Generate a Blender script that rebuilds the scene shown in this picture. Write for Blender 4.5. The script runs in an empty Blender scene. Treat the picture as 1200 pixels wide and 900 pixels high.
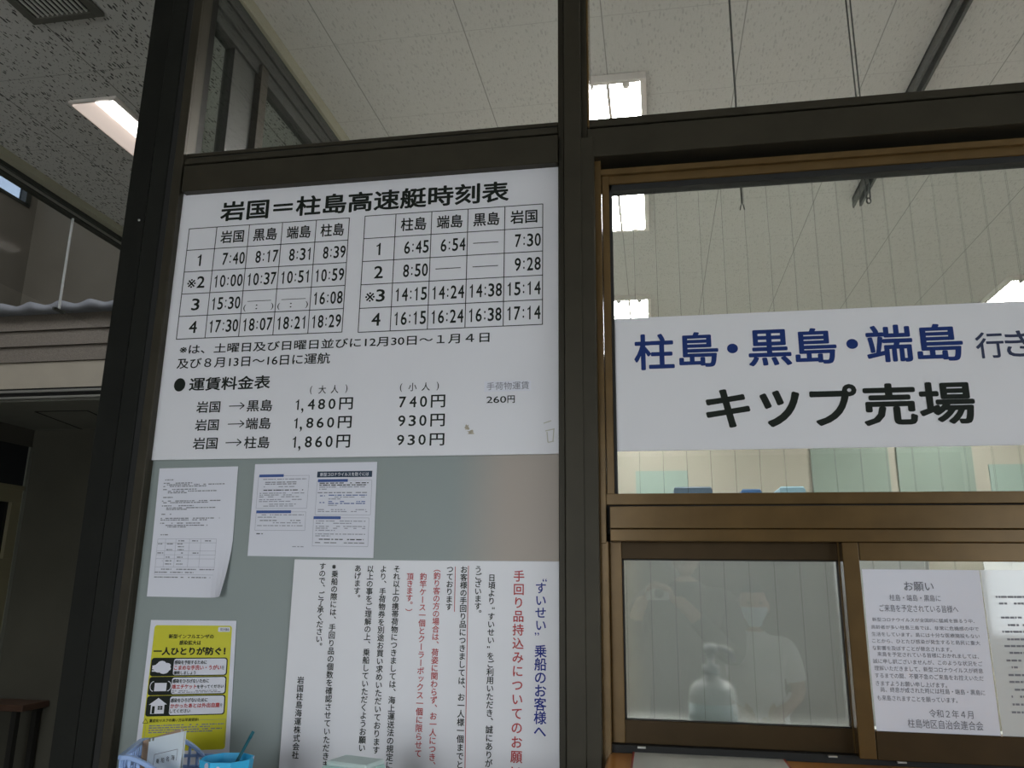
import bpy, bmesh, math, random
from mathutils import Vector, Matrix
random.seed(7)
PI = math.pi
S = bpy.context.scene
COL = S.collection

# ------------------------------------------------------------------ camera
CAM = Vector((0.0, -1.7, 1.42))
F_PX = 937.77
_a, _b, _c = 0.17690882, 0.24258849, -0.01224357        # yaw, pitch, roll
ROT = Matrix.Rotation(_a, 3, 'Z') @ Matrix.Rotation(_b, 3, 'X') @ Matrix.Rotation(_c, 3, 'Y')
cd = bpy.data.cameras.new('camera'); cam = bpy.data.objects.new('camera', cd); COL.objects.link(cam)
cd.sensor_width = 36.0; cd.lens = F_PX / 1200 * 36.0; cd.clip_start = 0.02; cd.clip_end = 200
cam.matrix_world = Matrix.Translation(CAM) @ (ROT @ Matrix.Rotation(PI / 2, 3, 'X')).to_4x4()
S.camera = cam

# ------------------------------------------------------------------ light, exposure
S.view_settings.view_transform = 'Standard'; S.view_settings.look = 'None'
S.view_settings.gamma = 1.0; S.view_settings.use_curve_mapping = False
S.view_settings.exposure = 0.0
SKY = 8.3
LENS_HALL, LENS_OFFICE = 5.0, 70.0
W = bpy.data.worlds.new('world'); S.world = W; W.use_nodes = True
wn = W.node_tree.nodes; wl = W.node_tree.links
bg = wn['Background']
tc = wn.new('ShaderNodeTexCoord'); sx = wn.new('ShaderNodeSeparateXYZ'); rp = wn.new('ShaderNodeValToRGB')
wl.new(tc.outputs['Generated'], sx.inputs[0]); wl.new(sx.outputs['Z'], rp.inputs[0])
rp.color_ramp.elements[0].color = (.62, .68, .72, 1); rp.color_ramp.elements[0].position = 0.0
rp.color_ramp.elements[1].color = (.93, .97, 1, 1); rp.color_ramp.elements[1].position = .25
wl.new(rp.outputs[0], bg.inputs['Color']); bg.inputs['Strength'].default_value = SKY

def portal(name, loc, rot, sx_, sy_):
    l = bpy.data.lights.new(name, 'AREA'); l.shape = 'RECTANGLE'; l.size = sx_; l.size_y = sy_
    l.cycles.is_portal = True
    o = bpy.data.objects.new(name, l); COL.objects.link(o); o.location = loc; o.rotation_euler = rot
    return o
ZF = -0.06            # floor level
ZC = 3.20             # ceiling level
Y_FRONT = -5.6        # glazed entrance side of the hall, behind the camera
portal('entrance_daylight', (-1.8, Y_FRONT + .06, 1.25), (PI / 2, 0, 0), 2.6, 2.6)
portal('entrance_daylight', (3.8, Y_FRONT + .06, 1.53), (PI / 2, 0, 0), 2.4, 1.08)
portal('side_daylight', (4.94, -2.6, 1.55), (0, PI / 2, 0), 1.5, 3.4)

# ------------------------------------------------------------------ pixel -> place
def ray(px, py):
    return ROT @ Vector(((px - 600) / F_PX, 1.0, -(py - 450) / F_PX))
def P(px, py, Y=0.0):
    d = ray(px, py); return CAM + d * ((Y - CAM.y) / d.y)
def PX(px, py, X):
    d = ray(px, py); return CAM + d * ((X - CAM.x) / d.x)
def PZ(px, py, Z):
    d = ray(px, py); return CAM + d * ((Z - CAM.z) / d.z)
def XZ(x, z, Y):
    """a point measured on the screen plane y=0, moved along the line of sight to depth Y"""
    k = (Y - CAM.y) / (0 - CAM.y)
    return x * k, CAM.z + (z - CAM.z) * k

# ------------------------------------------------------------------ materials
def nt(name):
    m = bpy.data.materials.new(name); m.use_nodes = True
    t = m.node_tree
    return m, t, t.nodes['Principled BSDF'], t.nodes['Material Output']
def mat(name, col, rough=.5, metal=0.0, spec=.5, var=0.0, scale=8.0, bump=0.0, bscale=60.0, emit=0, coat=0.0):
    m, t, b, o = nt(name)
    c = (*col, 1)
    b.inputs['Base Color'].default_value = c; b.inputs['Roughness'].default_value = rough
    b.inputs['Metallic'].default_value = metal; b.inputs['Specular IOR Level'].default_value = spec
    b.inputs['Coat Weight'].default_value = coat
    if var:
        g = t.nodes.new('ShaderNodeTexCoord'); n = t.nodes.new('ShaderNodeTexNoise'); n.inputs['Scale'].default_value = scale
        n.inputs['Detail'].default_value = 5
        r = t.nodes.new('ShaderNodeValToRGB')
        r.color_ramp.elements[0].color = (*[max(0, x * (1 - var)) for x in col], 1); r.color_ramp.elements[0].position = .3
        r.color_ramp.elements[1].color = (*[min(1, x * (1 + var)) for x in col], 1); r.color_ramp.elements[1].position = .7
        t.links.new(g.outputs['Object'], n.inputs['Vector']); t.links.new(n.outputs['Fac'], r.inputs[0])
        t.links.new(r.outputs[0], b.inputs['Base Color'])
    if bump:
        g = t.nodes.new('ShaderNodeTexCoord'); n = t.nodes.new('ShaderNodeTexNoise'); n.inputs['Scale'].default_value = bscale
        n.inputs['Detail'].default_value = 6
        u = t.nodes.new('ShaderNodeBump'); u.inputs['Strength'].default_value = bump; u.inputs['Distance'].default_value = .004
        t.links.new(g.outputs['Object'], n.inputs['Vector']); t.links.new(n.outputs['Fac'], u.inputs['Height'])
        t.links.new(u.outputs[0], b.inputs['Normal'])
    if emit:
        b.inputs['Emission Color'].default_value = c; b.inputs['Emission Strength'].default_value = emit
    return m
def math_node(t, op, a, b=None):
    n = t.nodes.new('ShaderNodeMath'); n.operation = op
    for i, v in enumerate((a, b)):
        if v is None: continue
        if isinstance(v, (int, float)): n.inputs[i].default_value = v
        else: t.links.new(v, n.inputs[i])
    return n.outputs[0]
def glass(name, tint=(.95, .955, .945), wired=False, x0=0.0, refl=.045, graze=1.0):
    m, t, b, o = nt(name); t.nodes.remove(b)
    tr = t.nodes.new('ShaderNodeBsdfTransparent'); tr.inputs[0].default_value = (*tint, 1)
    gl = t.nodes.new('ShaderNodeBsdfGlossy'); gl.inputs['Roughness'].default_value = 0.0
    lw = t.nodes.new('ShaderNodeLayerWeight'); lw.inputs['Blend'].default_value = .5
    f = math_node(t, 'POWER', lw.outputs['Facing'], 5.0)
    f = math_node(t, 'MULTIPLY_ADD', f, graze * (1 - refl)); t.nodes[-1].inputs[2].default_value = refl
    mx = t.nodes.new('ShaderNodeMixShader'); t.links.new(f, mx.inputs[0])
    t.links.new(tr.outputs[0], mx.inputs[1]); t.links.new(gl.outputs[0], mx.inputs[2])
    out = mx.outputs[0]
    if wired:      # parallel wires cast into the glass every 50 mm
        g = t.nodes.new('ShaderNodeTexCoord'); s = t.nodes.new('ShaderNodeSeparateXYZ'); t.links.new(g.outputs['Object'], s.inputs[0])
        nz = t.nodes.new('ShaderNodeTexNoise'); nz.inputs['Scale'].default_value = 9; t.links.new(g.outputs['Object'], nz.inputs['Vector'])
        wob = math_node(t, 'MULTIPLY', nz.outputs['Fac'], .003)
        x = math_node(t, 'ADD', s.outputs['X'], wob)
        x = math_node(t, 'ADD', x, 100 * .05 - x0)
        x = math_node(t, 'MODULO', x, .05); x = math_node(t, 'SUBTRACT', x, .025); x = math_node(t, 'ABSOLUTE', x)
        w = math_node(t, 'LESS_THAN', x, .00065); w = math_node(t, 'MULTIPLY', w, .21)
        df = t.nodes.new('ShaderNodeBsdfDiffuse'); df.inputs[0].default_value = (.12, .13, .12, 1)
        m2 = t.nodes.new('ShaderNodeMixShader'); t.links.new(w, m2.inputs[0]); t.links.new(out, m2.inputs[1]); t.links.new(df.outputs[0], m2.inputs[2])
        out = m2.outputs[0]
    t.links.new(out, o.inputs['Surface'])
    return m

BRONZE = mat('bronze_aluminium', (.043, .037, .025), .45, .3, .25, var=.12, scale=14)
BRONZE_L = mat('bronze_aluminium_pale', (.135, .082, .030), .26, .3, .35, var=.12, scale=14)  # paler, browner and smoother tone of the same bronze
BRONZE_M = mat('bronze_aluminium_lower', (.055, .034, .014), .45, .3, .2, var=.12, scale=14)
DARKGAP = mat('black_gasket_and_shade', (.012, .012, .011), .7)
STEEL_DK = mat('dark_painted_steel', (.011, .0115, .009), .55, .0, .2, var=.18, scale=10, bump=.15)
WHITE_BOARD = mat('white_board', (.80, .79, .83), .38, var=.02, scale=3)
WHITE_SIGN = mat('white_sign_vinyl', (.80, .79, .82), .35, var=.02, scale=3)
PAPER = mat('white_paper', (.78, .78, .86), .7, var=.015, scale=5)
INK = mat('black_ink', (.012, .016, .012), .5, 0, .2)
INK_G = mat('grey_print', (.23, .23, .26), .7)
INK_L = mat('pale_print', (.36, .36, .42), .7)
BLUE_INK = mat('blue_ink', (.012, .035, .17), .45, 0, .2)
BLUE_INK2 = mat('royal_blue_ink', (.02, .035, .26), .5, 0, .2)
RED_INK = mat('red_ink', (.50, .07, .075), .5, 0, .2)
NAVY = mat('navy_print', (.006, .03, .07), .5)
BLUE_TAB = mat('blue_tab_print', (.035, .09, .32), .5)
YELLOW = mat('yellow_print', (.66, .62, .02), .45, coat=.2)
CREAM = mat('cream_paint', (.42, .40, .30), .6, var=.05)
WALLW = mat('white_wall', (.62, .61, .58), .7, var=.03, scale=2)
WALLH = mat('hall_wall_paint', (.42, .40, .36), .75, var=.05, scale=1.5)
BROWNW = mat('brown_plaster', (.135, .12, .095), .85, var=.1, scale=3, bump=.3, bscale=120)
SIDING = mat('brown_lap_siding', (.17, .145, .12), .8, var=.16, scale=90, bump=.9, bscale=160)
FASCIA = mat('cream_fascia', (.39, .345, .28), .65, var=.04, scale=6)
TINROOF = mat('grey_corrugated_sheet', (.20, .205, .225), .55, var=.12, scale=12)
ALU = mat('aluminium', (.55, .55, .52), .35, .8)
GREYP = mat('grey_paint', (.22, .22, .19), .6, var=.06)
WOOD = mat('orange_varnished_wood', (.55, .22, .035), .28, var=.18, scale=5, coat=.5)
DKWOOD = mat('dark_table_laminate', (.02, .019, .017), .4)
MATW = mat('pale_counter_mat', (.56, .55, .50), .6)
REDEDGE = mat('red_mat_edge', (.33, .04, .02), .5)
BASKET = mat('blue_plastic', (.36, .52, .88), .35, coat=.2)
BOOKW = mat('pale_blue_cover', (.80, .88, .93), .55)
BOOKB = mat('kraft_cover', (.52, .36, .25), .75, var=.1, scale=20)
PAGES = mat('page_edges', (.7, .68, .62), .8)
TEAL = mat('teal_plastic', (.012, .13, .17), .35)
MINT = mat('mint_carton', (.50, .72, .68), .45)
MINT_D = mat('green_carton_print', (.16, .50, .42), .5)
GREENB = mat('green_notice_board', (.165, .205, .175), .7, var=.04, scale=3)
GREENB2 = mat('pale_green_sheet', (.21, .27, .24), .6)
BLUEF = mat('blue_file_card', (.03, .09, .2), .5)
GREYF = mat('slate_file_box', (.05, .08, .115), .5)
SKYF = mat('pale_blue_box', (.19, .30, .36), .5)
CABINET = mat('grey_steel_cabinet', (.42, .43, .42), .45)
PLASTICW = mat('white_plastic', (.82, .83, .84), .35)
SKIN = mat('skin', (.55, .33, .23), .55)
HAIR = mat('black_hair', (.015, .012, .010), .5)
SHIRTW = mat('white_polo_cotton', (.80, .81, .82), .8)
DARKCLOTH = mat('dark_cotton', (.018, .02, .026), .85)
SHIRTD = mat('charcoal_shirt', (.03, .032, .04), .85)
MASKM = mat('pale_blue_mask', (.55, .68, .78), .8)
FLOORM = mat('grey_terrazzo', (.32, .31, .285), .4, var=.12, scale=60)
CONC = mat('pale_concrete', (.40, .40, .38), .8, var=.08, scale=4)
STAIN = mat('brown_tape_residue', (.48, .42, .33), .7, var=.25, scale=120)
FRAMEG = mat('olive_grey_frame', (.036, .039, .032), .5)
LENS_H = mat('lamp_lens_hall', (1, .97, .92), .4, emit=LENS_HALL)
LENS_O = mat('lamp_lens_office', (1, .985, .97), .4, emit=LENS_OFFICE)
LAMPW = mat('lamp_white_enamel', (.80, .74, .70), .45)
GL = glass('clear_glass')
GLD = glass('green_tinted_glass', (.86, .90, .87)); GLS = glass('smoke_curtain_glass', (.94, .94, .94), refl=.003, graze=.35)
GLW = glass('wired_glass', (.93, .955, .935), True, -.0025)

def frosted():
    m, t, b, o = nt('film_covered_wired_glass'); t.nodes.remove(b)
    rf = t.nodes.new('ShaderNodeBsdfRefraction'); rf.inputs['Color'].default_value = (.86, .89, .87, 1)
    rf.inputs['Roughness'].default_value = .26; rf.inputs['IOR'].default_value = 1.35
    df = t.nodes.new('ShaderNodeBsdfDiffuse'); df.inputs[0].default_value = (.40, .42, .40, 1)
    a = t.nodes.new('ShaderNodeMixShader'); a.inputs[0].default_value = .18
    t.links.new(rf.outputs[0], a.inputs[1]); t.links.new(df.outputs[0], a.inputs[2])
    gl = t.nodes.new('ShaderNodeBsdfGlossy'); gl.inputs['Roughness'].default_value = .02
    b2 = t.nodes.new('ShaderNodeMixShader'); b2.inputs[0].default_value = .125
    t.links.new(a.outputs[0], b2.inputs[1]); t.links.new(gl.outputs[0], b2.inputs[2])
    g = t.nodes.new('ShaderNodeTexCoord'); s = t.nodes.new('ShaderNodeSeparateXYZ'); t.links.new(g.outputs['Object'], s.inputs[0])
    x = math_node(t, 'ADD', s.outputs['X'], 5.0 + .0378)
    x = math_node(t, 'MODULO', x, .05); x = math_node(t, 'SUBTRACT', x, .025); x = math_node(t, 'ABSOLUTE', x)
    w = math_node(t, 'LESS_THAN', x, .00065); w = math_node(t, 'MULTIPLY', w, .14)
    d2 = t.nodes.new('ShaderNodeBsdfDiffuse'); d2.inputs[0].default_value = (.12, .13, .12, 1)
    c = t.nodes.new('ShaderNodeMixShader'); t.links.new(w, c.inputs[0]); t.links.new(b2.outputs[0], c.inputs[1]); t.links.new(d2.outputs[0], c.inputs[2])
    t.links.new(c.outputs[0], o.inputs['Surface'])
    return m
FROST = frosted()
def panel_mat():
    m, t, b, o = nt('frosted_panel_glass'); b.inputs['Roughness'].default_value = .42; b.inputs['Specular IOR Level'].default_value = .35
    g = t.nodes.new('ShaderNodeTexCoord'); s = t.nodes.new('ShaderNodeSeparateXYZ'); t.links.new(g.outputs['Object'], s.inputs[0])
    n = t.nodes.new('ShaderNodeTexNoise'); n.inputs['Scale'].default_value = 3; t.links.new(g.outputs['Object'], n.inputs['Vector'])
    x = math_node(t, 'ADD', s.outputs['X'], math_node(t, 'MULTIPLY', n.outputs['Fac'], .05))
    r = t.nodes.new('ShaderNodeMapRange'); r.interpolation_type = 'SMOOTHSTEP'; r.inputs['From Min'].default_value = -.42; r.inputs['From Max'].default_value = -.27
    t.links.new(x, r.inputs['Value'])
    mx = t.nodes.new('ShaderNodeMix'); mx.data_type = 'RGBA'; t.links.new(r.outputs[0], mx.inputs['Factor'])      # base colour blends from grey green to beige towards the right
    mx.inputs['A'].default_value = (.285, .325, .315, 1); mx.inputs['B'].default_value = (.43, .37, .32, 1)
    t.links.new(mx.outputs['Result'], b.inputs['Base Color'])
    return m
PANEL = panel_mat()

def ceiling_mat(name, flecked):
    m, t, b, o = nt(name)
    g = t.nodes.new('ShaderNodeTexCoord')
    s = t.nodes.new('ShaderNodeSeparateXYZ'); t.links.new(g.outputs['Object'], s.inputs[0])
    T = .4565
    def seam(src, off, amt):
        x = math_node(t, 'ADD', src, T * 40 - off); x = math_node(t, 'MODULO', x, T)
        x = math_node(t, 'SUBTRACT', x, T / 2); x = math_node(t, 'ABSOLUTE', x)
        return math_node(t, 'MULTIPLY', math_node(t, 'GREATER_THAN', x, T / 2 - .0019), amt)
    sm = math_node(t, 'MAXIMUM', seam(s.outputs['X'], .336, .85 if flecked else .5), seam(s.outputs['Y'], .54, .35 if flecked else .22))
    nz = t.nodes.new('ShaderNodeTexNoise'); nz.inputs['Scale'].default_value = 26; t.links.new(g.outputs['Object'], nz.inputs['Vector'])
    wv = t.nodes.new('ShaderNodeVectorMath'); wv.operation = 'SCALE'; t.links.new(nz.outputs['Color'], wv.inputs[0]); wv.inputs['Scale'].default_value = .9
    mask = sm
    for rot, sx_, sy_, lim, amt in ((.20, 86, 28, .78, 1.0), (-.06, 140, 50, .55, .8)):      # long fissures and small pinholes, both along the tile
        mp = t.nodes.new('ShaderNodeMapping'); mp.inputs['Scale'].default_value = (sx_, sy_, 1); mp.inputs['Rotation'].default_value = (0, 0, rot)
        t.links.new(g.outputs['Object'], mp.inputs[0])
        v = t.nodes.new('ShaderNodeTexVoronoi'); v.voronoi_dimensions = '2D'; v.inputs['Scale'].default_value = 1.0; v.inputs['Randomness'].default_value = 1.0
        ad = t.nodes.new('ShaderNodeVectorMath'); ad.operation = 'ADD'; t.links.new(mp.outputs[0], ad.inputs[0]); t.links.new(wv.outputs[0], ad.inputs[1])
        t.links.new(ad.outputs[0], v.inputs['Vector'])
        sc = t.nodes.new('ShaderNodeSeparateColor'); t.links.new(v.outputs['Color'], sc.inputs[0])
        th = math_node(t, 'MULTIPLY', math_node(t, 'SUBTRACT', sc.outputs[0], 1 - lim), .40)
        fl = math_node(t, 'MULTIPLY', math_node(t, 'LESS_THAN', v.outputs['Distance'], th), amt if flecked else amt * .22)
        mask = math_node(t, 'MAXIMUM', mask, fl)
    mx = t.nodes.new('ShaderNodeMix'); mx.data_type = 'RGBA'
    t.links.new(mask, mx.inputs['Factor']); mx.inputs['A'].default_value = (.60, .59, .56, 1); mx.inputs['B'].default_value = (.075, .072, .066, 1)
    t.links.new(mx.outputs['Result'], b.inputs['Base Color']); b.inputs['Roughness'].default_value = .9
    return m
CEIL = ceiling_mat('fissured_ceiling_tile', True); CEIL_O = ceiling_mat('pale_ceiling_tile', False)


# ------------------------------------------------------------------ mesh builder
class MB:
    def __init__(s): s.v = []; s.f = []; s.m = []; s.mats = []; s.sm = []
    def mi(s, m):
        if m not in s.mats: s.mats.append(m)
        return s.mats.index(m)
    def face(s, pts, m, smooth=False):
        n = len(s.v); s.v += [tuple(p) for p in pts]; s.f.append(list(range(n, n + len(pts)))); s.m.append(s.mi(m)); s.sm.append(smooth)
    def mesh(s, vs, fs, m, smooth=False):
        n = len(s.v); s.v += [tuple(p) for p in vs]; k = s.mi(m)
        for f in fs: s.f.append([n + i for i in f]); s.m.append(k); s.sm.append(smooth)
    def box(s, x0, x1, y0, y1, z0, z1, m, M=None):
        vs = [Vector((x, y, z)) for z in (z0, z1) for y in (y0, y1) for x in (x0, x1)]
        if M: vs = [M @ v for v in vs]
        s.mesh(vs, [(0, 2, 3, 1), (4, 5, 7, 6), (0, 1, 5, 4), (2, 6, 7, 3), (0, 4, 6, 2), (1, 3, 7, 5)], m)
    def bar(s, x0, x1, z0, z1, Yf, depth, m):
        """a frame member whose front face is measured on the screen plane"""
        a, c = XZ(x0, z0, Yf); b, d = XZ(x1, z1, Yf)
        s.box(a, b, Yf, Yf + depth, c, d, m)
    def prism(s, pts, n, m):
        """closed outline pts extruded by vector n"""
        k = len(pts); vs = [Vector(p) for p in pts] + [Vector(p) + Vector(n) for p in pts]
        fs = [tuple(range(k))[::-1], tuple(range(k, 2 * k))] + [(i, (i + 1) % k, k + (i + 1) % k, k + i) for i in range(k)]
        s.mesh(vs, fs, m)
    def tube(s, pts, r, m, n=10, cap=True):
        pts = [Vector(p) for p in pts]; rr = r if isinstance(r, (list, tuple)) else [r] * len(pts)
        vs = []; fs = []
        t0 = (pts[1] - pts[0]).normalized(); up = Vector((0, 0, 1)) if abs(t0.z) < .9 else Vector((1, 0, 0))
        a = t0.cross(up).normalized()
        for i, p in enumerate(pts):
            t = (pts[min(i + 1, len(pts) - 1)] - pts[max(i - 1, 0)]).normalized()
            a = (a - t * a.dot(t)).normalized(); b = t.cross(a)
            for j in range(n):
                w = 2 * PI * j / n; vs.append(p + (a * math.cos(w) + b * math.sin(w)) * rr[i])
        for i in range(len(pts) - 1):
            for j in range(n): fs.append((i * n + j, i * n + (j + 1) % n, (i + 1) * n + (j + 1) % n, (i + 1) * n + j))
        if cap: fs += [tuple(range(n))[::-1], tuple(range((len(pts) - 1) * n, len(pts) * n))]
        s.mesh(vs, fs, m, True)
    def lathe(s, prof, c, m, n=28, sx=1.0, sy=1.0):
        vs = []; fs = []
        for r, z in prof:
            for j in range(n):
                w = 2 * PI * j / n; vs.append((c[0] + r * sx * math.cos(w), c[1] + r * sy * math.sin(w), c[2] + z))
        for i in range(len(prof) - 1):
            for j in range(n): fs.append((i * n + j, i * n + (j + 1) % n, (i + 1) * n + (j + 1) % n, (i + 1) * n + j))
        fs += [tuple(range(n))[::-1], tuple(range((len(prof) - 1) * n, len(prof) * n))]
        s.mesh(vs, fs, m, True)
    def build(s, name, parent=None, bevel=0.0, loc=None, seg=1):
        me = bpy.data.meshes.new(name)
        off = Vector(loc) if loc else Vector((0, 0, 0))
        me.from_pydata([tuple(Vector(v) - off) for v in s.v], [], s.f)
        for m in s.mats: me.materials.append(m)
        for p, k, q in zip(me.polygons, s.m, s.sm): p.material_index = k; p.use_smooth = q
        me.update()
        bm = bmesh.new(); bm.from_mesh(me); bmesh.ops.recalc_face_normals(bm, faces=bm.faces); bm.to_mesh(me); bm.free()
        o = bpy.data.objects.new(name, me); COL.objects.link(o); o.location = off
        if parent: o.parent = parent; o.location = off - parent.location if loc else -parent.location
        if bevel:
            b = o.modifiers.new('bevel', 'BEVEL'); b.width = bevel; b.segments = seg; b.limit_method = 'ANGLE'; b.angle_limit = .9
        return o
def flat(mb_name, parent, mb):
    """printed matter: keep winding as laid, facing the room"""
    me = bpy.data.meshes.new(mb_name); me.from_pydata([tuple(v) for v in mb.v], [], mb.f)
    for m in mb.mats: me.materials.append(m)
    for p, k in zip(me.polygons, mb.m): p.material_index = k
    o = bpy.data.objects.new(mb_name, me); COL.objects.link(o)
    if parent: o.parent = parent; o.location = -parent.location
    return o
def thing(name, label, cat, loc=(0, 0, 0), group=None):
    o = bpy.data.objects.new(name, None); COL.objects.link(o); o.location = loc; o.empty_display_size = .05
    o['label'] = label; o['category'] = cat
    if group: o['group'] = group
    return o
def tag(o, label, cat, group=None):
    o['label'] = label; o['category'] = cat
    if group: o['group'] = group
    return o
def struct(o, label=None, cat=None):
    o['kind'] = 'structure'
    if label: o['label'] = label
    if cat: o['category'] = cat
    return o
def sroot(name, loc=(0, 0, 0), label=None, cat=None):
    o = bpy.data.objects.new(name, None); COL.objects.link(o); o.location = loc
    return struct(o, label, cat)

# ------------------------------------------------------------------ lettering
_cache = {}
def glyph(s, w=0.0):
    k = (s, round(w, 4))
    if k in _cache: return _cache[k]
    if s == '1':      # a one with a flag, as on the board
        v0 = [(.27, 0), (.40, 0), (.40, .69), (.31, .69), (.30, .64), (.20, .575), (.12, .555), (.12, .48), (.20, .495), (.27, .54)]
        r = ([(x + dx, y, 0) for dx in (0,) for x, y in v0], [[0, 1, 2, 3, 4, 9], [4, 5, 8, 9], [5, 6, 7, 8]])
        if w: r = ([(x, y, 0) for x, y, _ in r[0]], r[1])
        _cache[k] = r; return r
    if w:      # heavier strokes: the same outline laid down again a stroke's width to each side
        vs, fs = glyph(s); V2 = []; F2 = []; e = w * .72
        for l, (dx, dy) in enumerate(((-w, 0), (w, 0), (0, -w), (0, w), (-e, -e), (e, -e), (-e, e), (e, e))):
            n = len(V2); V2 += [(x + dx, y + dy, l) for x, y, _ in vs]; F2 += [[n + i for i in f] for f in fs]
        _cache[k] = (V2, F2); return _cache[k]
    c = bpy.data.curves.new('lettering_source', 'FONT'); c.body = s; c.size = 1; c.resolution_u = 3
    o = bpy.data.objects.new('lettering_source', c); COL.objects.link(o)
    dg = bpy.context.evaluated_depsgraph_get(); dg.update()
    me = bpy.data.meshes.new_from_object(o.evaluated_get(dg))
    r = ([(v.co.x, v.co.y, 0) for v in me.vertices], [list(p.vertices) for p in me.polygons])
    bpy.data.objects.remove(o); bpy.data.curves.remove(c); bpy.data.meshes.remove(me)
    _cache[k] = r
    return r
def put(mb, s, x0, z0, x1, z1, Y, m, w=0.0):
    """text s stretched so its ink fills the rectangle"""
    vs, fs = glyph(s, w)
    if not vs: return
    a = min(v[0] for v in vs); b = max(v[0] for v in vs); c = min(v[1] for v in vs); d = max(v[1] for v in vs)
    kx = (x1 - x0) / max(b - a, 1e-6); kz = (z1 - z0) / max(d - c, 1e-6)
    mb.mesh([(x0 + (v[0] - a) * kx, Y - v[2] * 2e-5, z0 + (v[1] - c) * kz) for v in vs], fs, m)
def digits(mb, s, x0, z0, x1, z1, Y, m, w=0.0):
    """figures set at even pitch, the colon narrower"""
    ws = [.62 if c == ':' else 1.0 for c in s]; u = (x1 - x0) / sum(ws); x = x0
    for c, k in zip(s, ws):
        a, b = x + u * k * .09, x + u * k * .91
        if c == ':': put(mb, c, x + u * k * .34, z0 + (z1 - z0) * .14, x + u * k * .66, z0 + (z1 - z0) * .78, Y, m, 0)
        elif c == '1': put(mb, c, x + u * k * .22, z0, x + u * k * .62, z1, Y, m, w)
        else: put(mb, c, a, z0, b, z1, Y, m, w)
        x += u * k
def putpx(mb, s, bl, tr, Y, m, w=0.0):
    p = P(bl[0], bl[1], Y); q = P(tr[0], tr[1], Y)
    put(mb, s, p.x, p.z, q.x, q.z, Y, m, w)
ROTATE = 'ー（）～―'
def char(mb, ch, cx, cz, size, Y, m, w=0.0, vertical=False):
    vs, fs = glyph(ch, w)
    if not vs: return
    o = [(v[0] - .487, v[1] - .38) for v in vs]; ly = [v[2] * 2e-5 for v in vs]
    if vertical:
        if ch in ROTATE: o = [(y, -x) for x, y in o]
        elif ch in '、。': o = [(x + .62, y + .58) for x, y in o]
        elif ch in '“”':
            a = sum(p[0] for p in o) / len(o); b = sum(p[1] for p in o) / len(o)
            dx, dz = (.30, .05) if ch == '“' else (-.30, .10)
            o = [(x - a + dx, y - b + dz) for x, y in o]
        elif ch in 'っッゃゅょ': o = [(x + .08, y + .1) for x, y in o]
    mb.mesh([(cx + x * size, Y - d_, cz + y * size) for (x, y), d_ in zip(o, ly)], fs, m)
def vcol(mb, s, top, bot, Y, m, size=None, w=0.0):
    """a vertical column of characters, first and last character centres given in the photograph"""
    a = P(*top, Y); b = P(*bot, Y); n = len(s)
    sz = size if size else (a - b).length / (n - 1) * .98
    for i, ch in enumerate(s):
        p = a.lerp(b, i / (n - 1)); char(mb, ch, p.x, p.z, sz, Y, m, w, True)
def line(mb, p, q, wid, Y, m):
    d = Vector((q[0] - p[0], q[1] - p[1])).normalized() * (wid / 2); n = Vector((-d.y, d.x))
    mb.face([(p[0] + n.x, Y, p[1] + n.y), (p[0] - n.x, Y, p[1] - n.y), (q[0] - n.x, Y, q[1] - n.y), (q[0] + n.x, Y, q[1] + n.y)], m)
def linepx(mb, p, q, wid, Y, m):
    a = P(*p, Y); b = P(*q, Y); line(mb, (a.x, a.z), (b.x, b.z), wid, Y, m)
def rect(mb, x0, z0, x1, z1, Y, m):
    mb.face([(x0, Y, z0), (x1, Y, z0), (x1, Y, z1), (x0, Y, z1)], m)
def rrect(mb, x0, z0, x1, z1, r, Y, m, n=5):
    pts = []
    for cx, cz, a in ((x1 - r, z0 + r, -PI / 2), (x1 - r, z1 - r, 0), (x0 + r, z1 - r, PI / 2), (x0 + r, z0 + r, PI)):
        pts += [(cx + r * math.cos(a + PI / 2 * i / n), Y, cz + r * math.sin(a + PI / 2 * i / n)) for i in range(n + 1)]
    mb.face(pts, m)
def scribble(mb, x0, x1, z, h, Y, m, fill=.8):
    """a row of print too small to read: word-sized dashes"""
    x = x0
    while x < x1 - .001:
        w = random.uniform(.5, 3.2) * h
        if random.random() < fill: rect(mb, x, z - h / 2, min(x + w, x1), z + h / 2, Y, m)
        x += w + .35 * h

# ================================================================== SHELL
def box_obj(name, b, m, parent=None, bevel=0.0):
    q = MB(); q.box(*b, m); return q.build(name, parent, bevel)
struct(box_obj('floor', (-5.2, 5.2, Y_FRONT - .2, 5.2, ZF - .1, ZF), FLOORM), 'grey terrazzo floor of the ferry waiting hall', 'floor')
hc_ = MB(); hc_.box(-2.70, -1.25, Y_FRONT, 5.1, ZC, ZC + .06, CEIL); hc_.box(-1.25, 5.1, Y_FRONT, .03, ZC, ZC + .06, CEIL)
struct(hc_.build('ceiling'), 'fissured grey white ceiling tiles over the waiting hall', 'ceiling')
struct(box_obj('ceiling_office', (-1.25, 5.1, .03, 5.1, ZC, ZC + .06), CEIL_O), 'pale tiled ceiling of the ticket office', 'ceiling')
uc_ = MB()
for b in ((-5.1, -2.70, Y_FRONT, .45, 5.2, 5.26), (-5.1, -2.70, 2.15, 4.1, 5.2, 5.26), (-5.1, -4.5, .45, 2.15, 5.2, 5.26), (-3.2, -2.70, .45, 2.15, 5.2, 5.26)): uc_.box(*b, WALLH)
struct(uc_.build('ceiling_upper'), 'high ceiling of the side bay with an added unseen skylight', 'ceiling')
portal('added_skylight_daylight', (-3.85, 1.3, 5.19), (0, 0, 0), 1.3, 1.7)  # unseen skylight, added to brighten the side bay
rw_ = MB()
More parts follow.
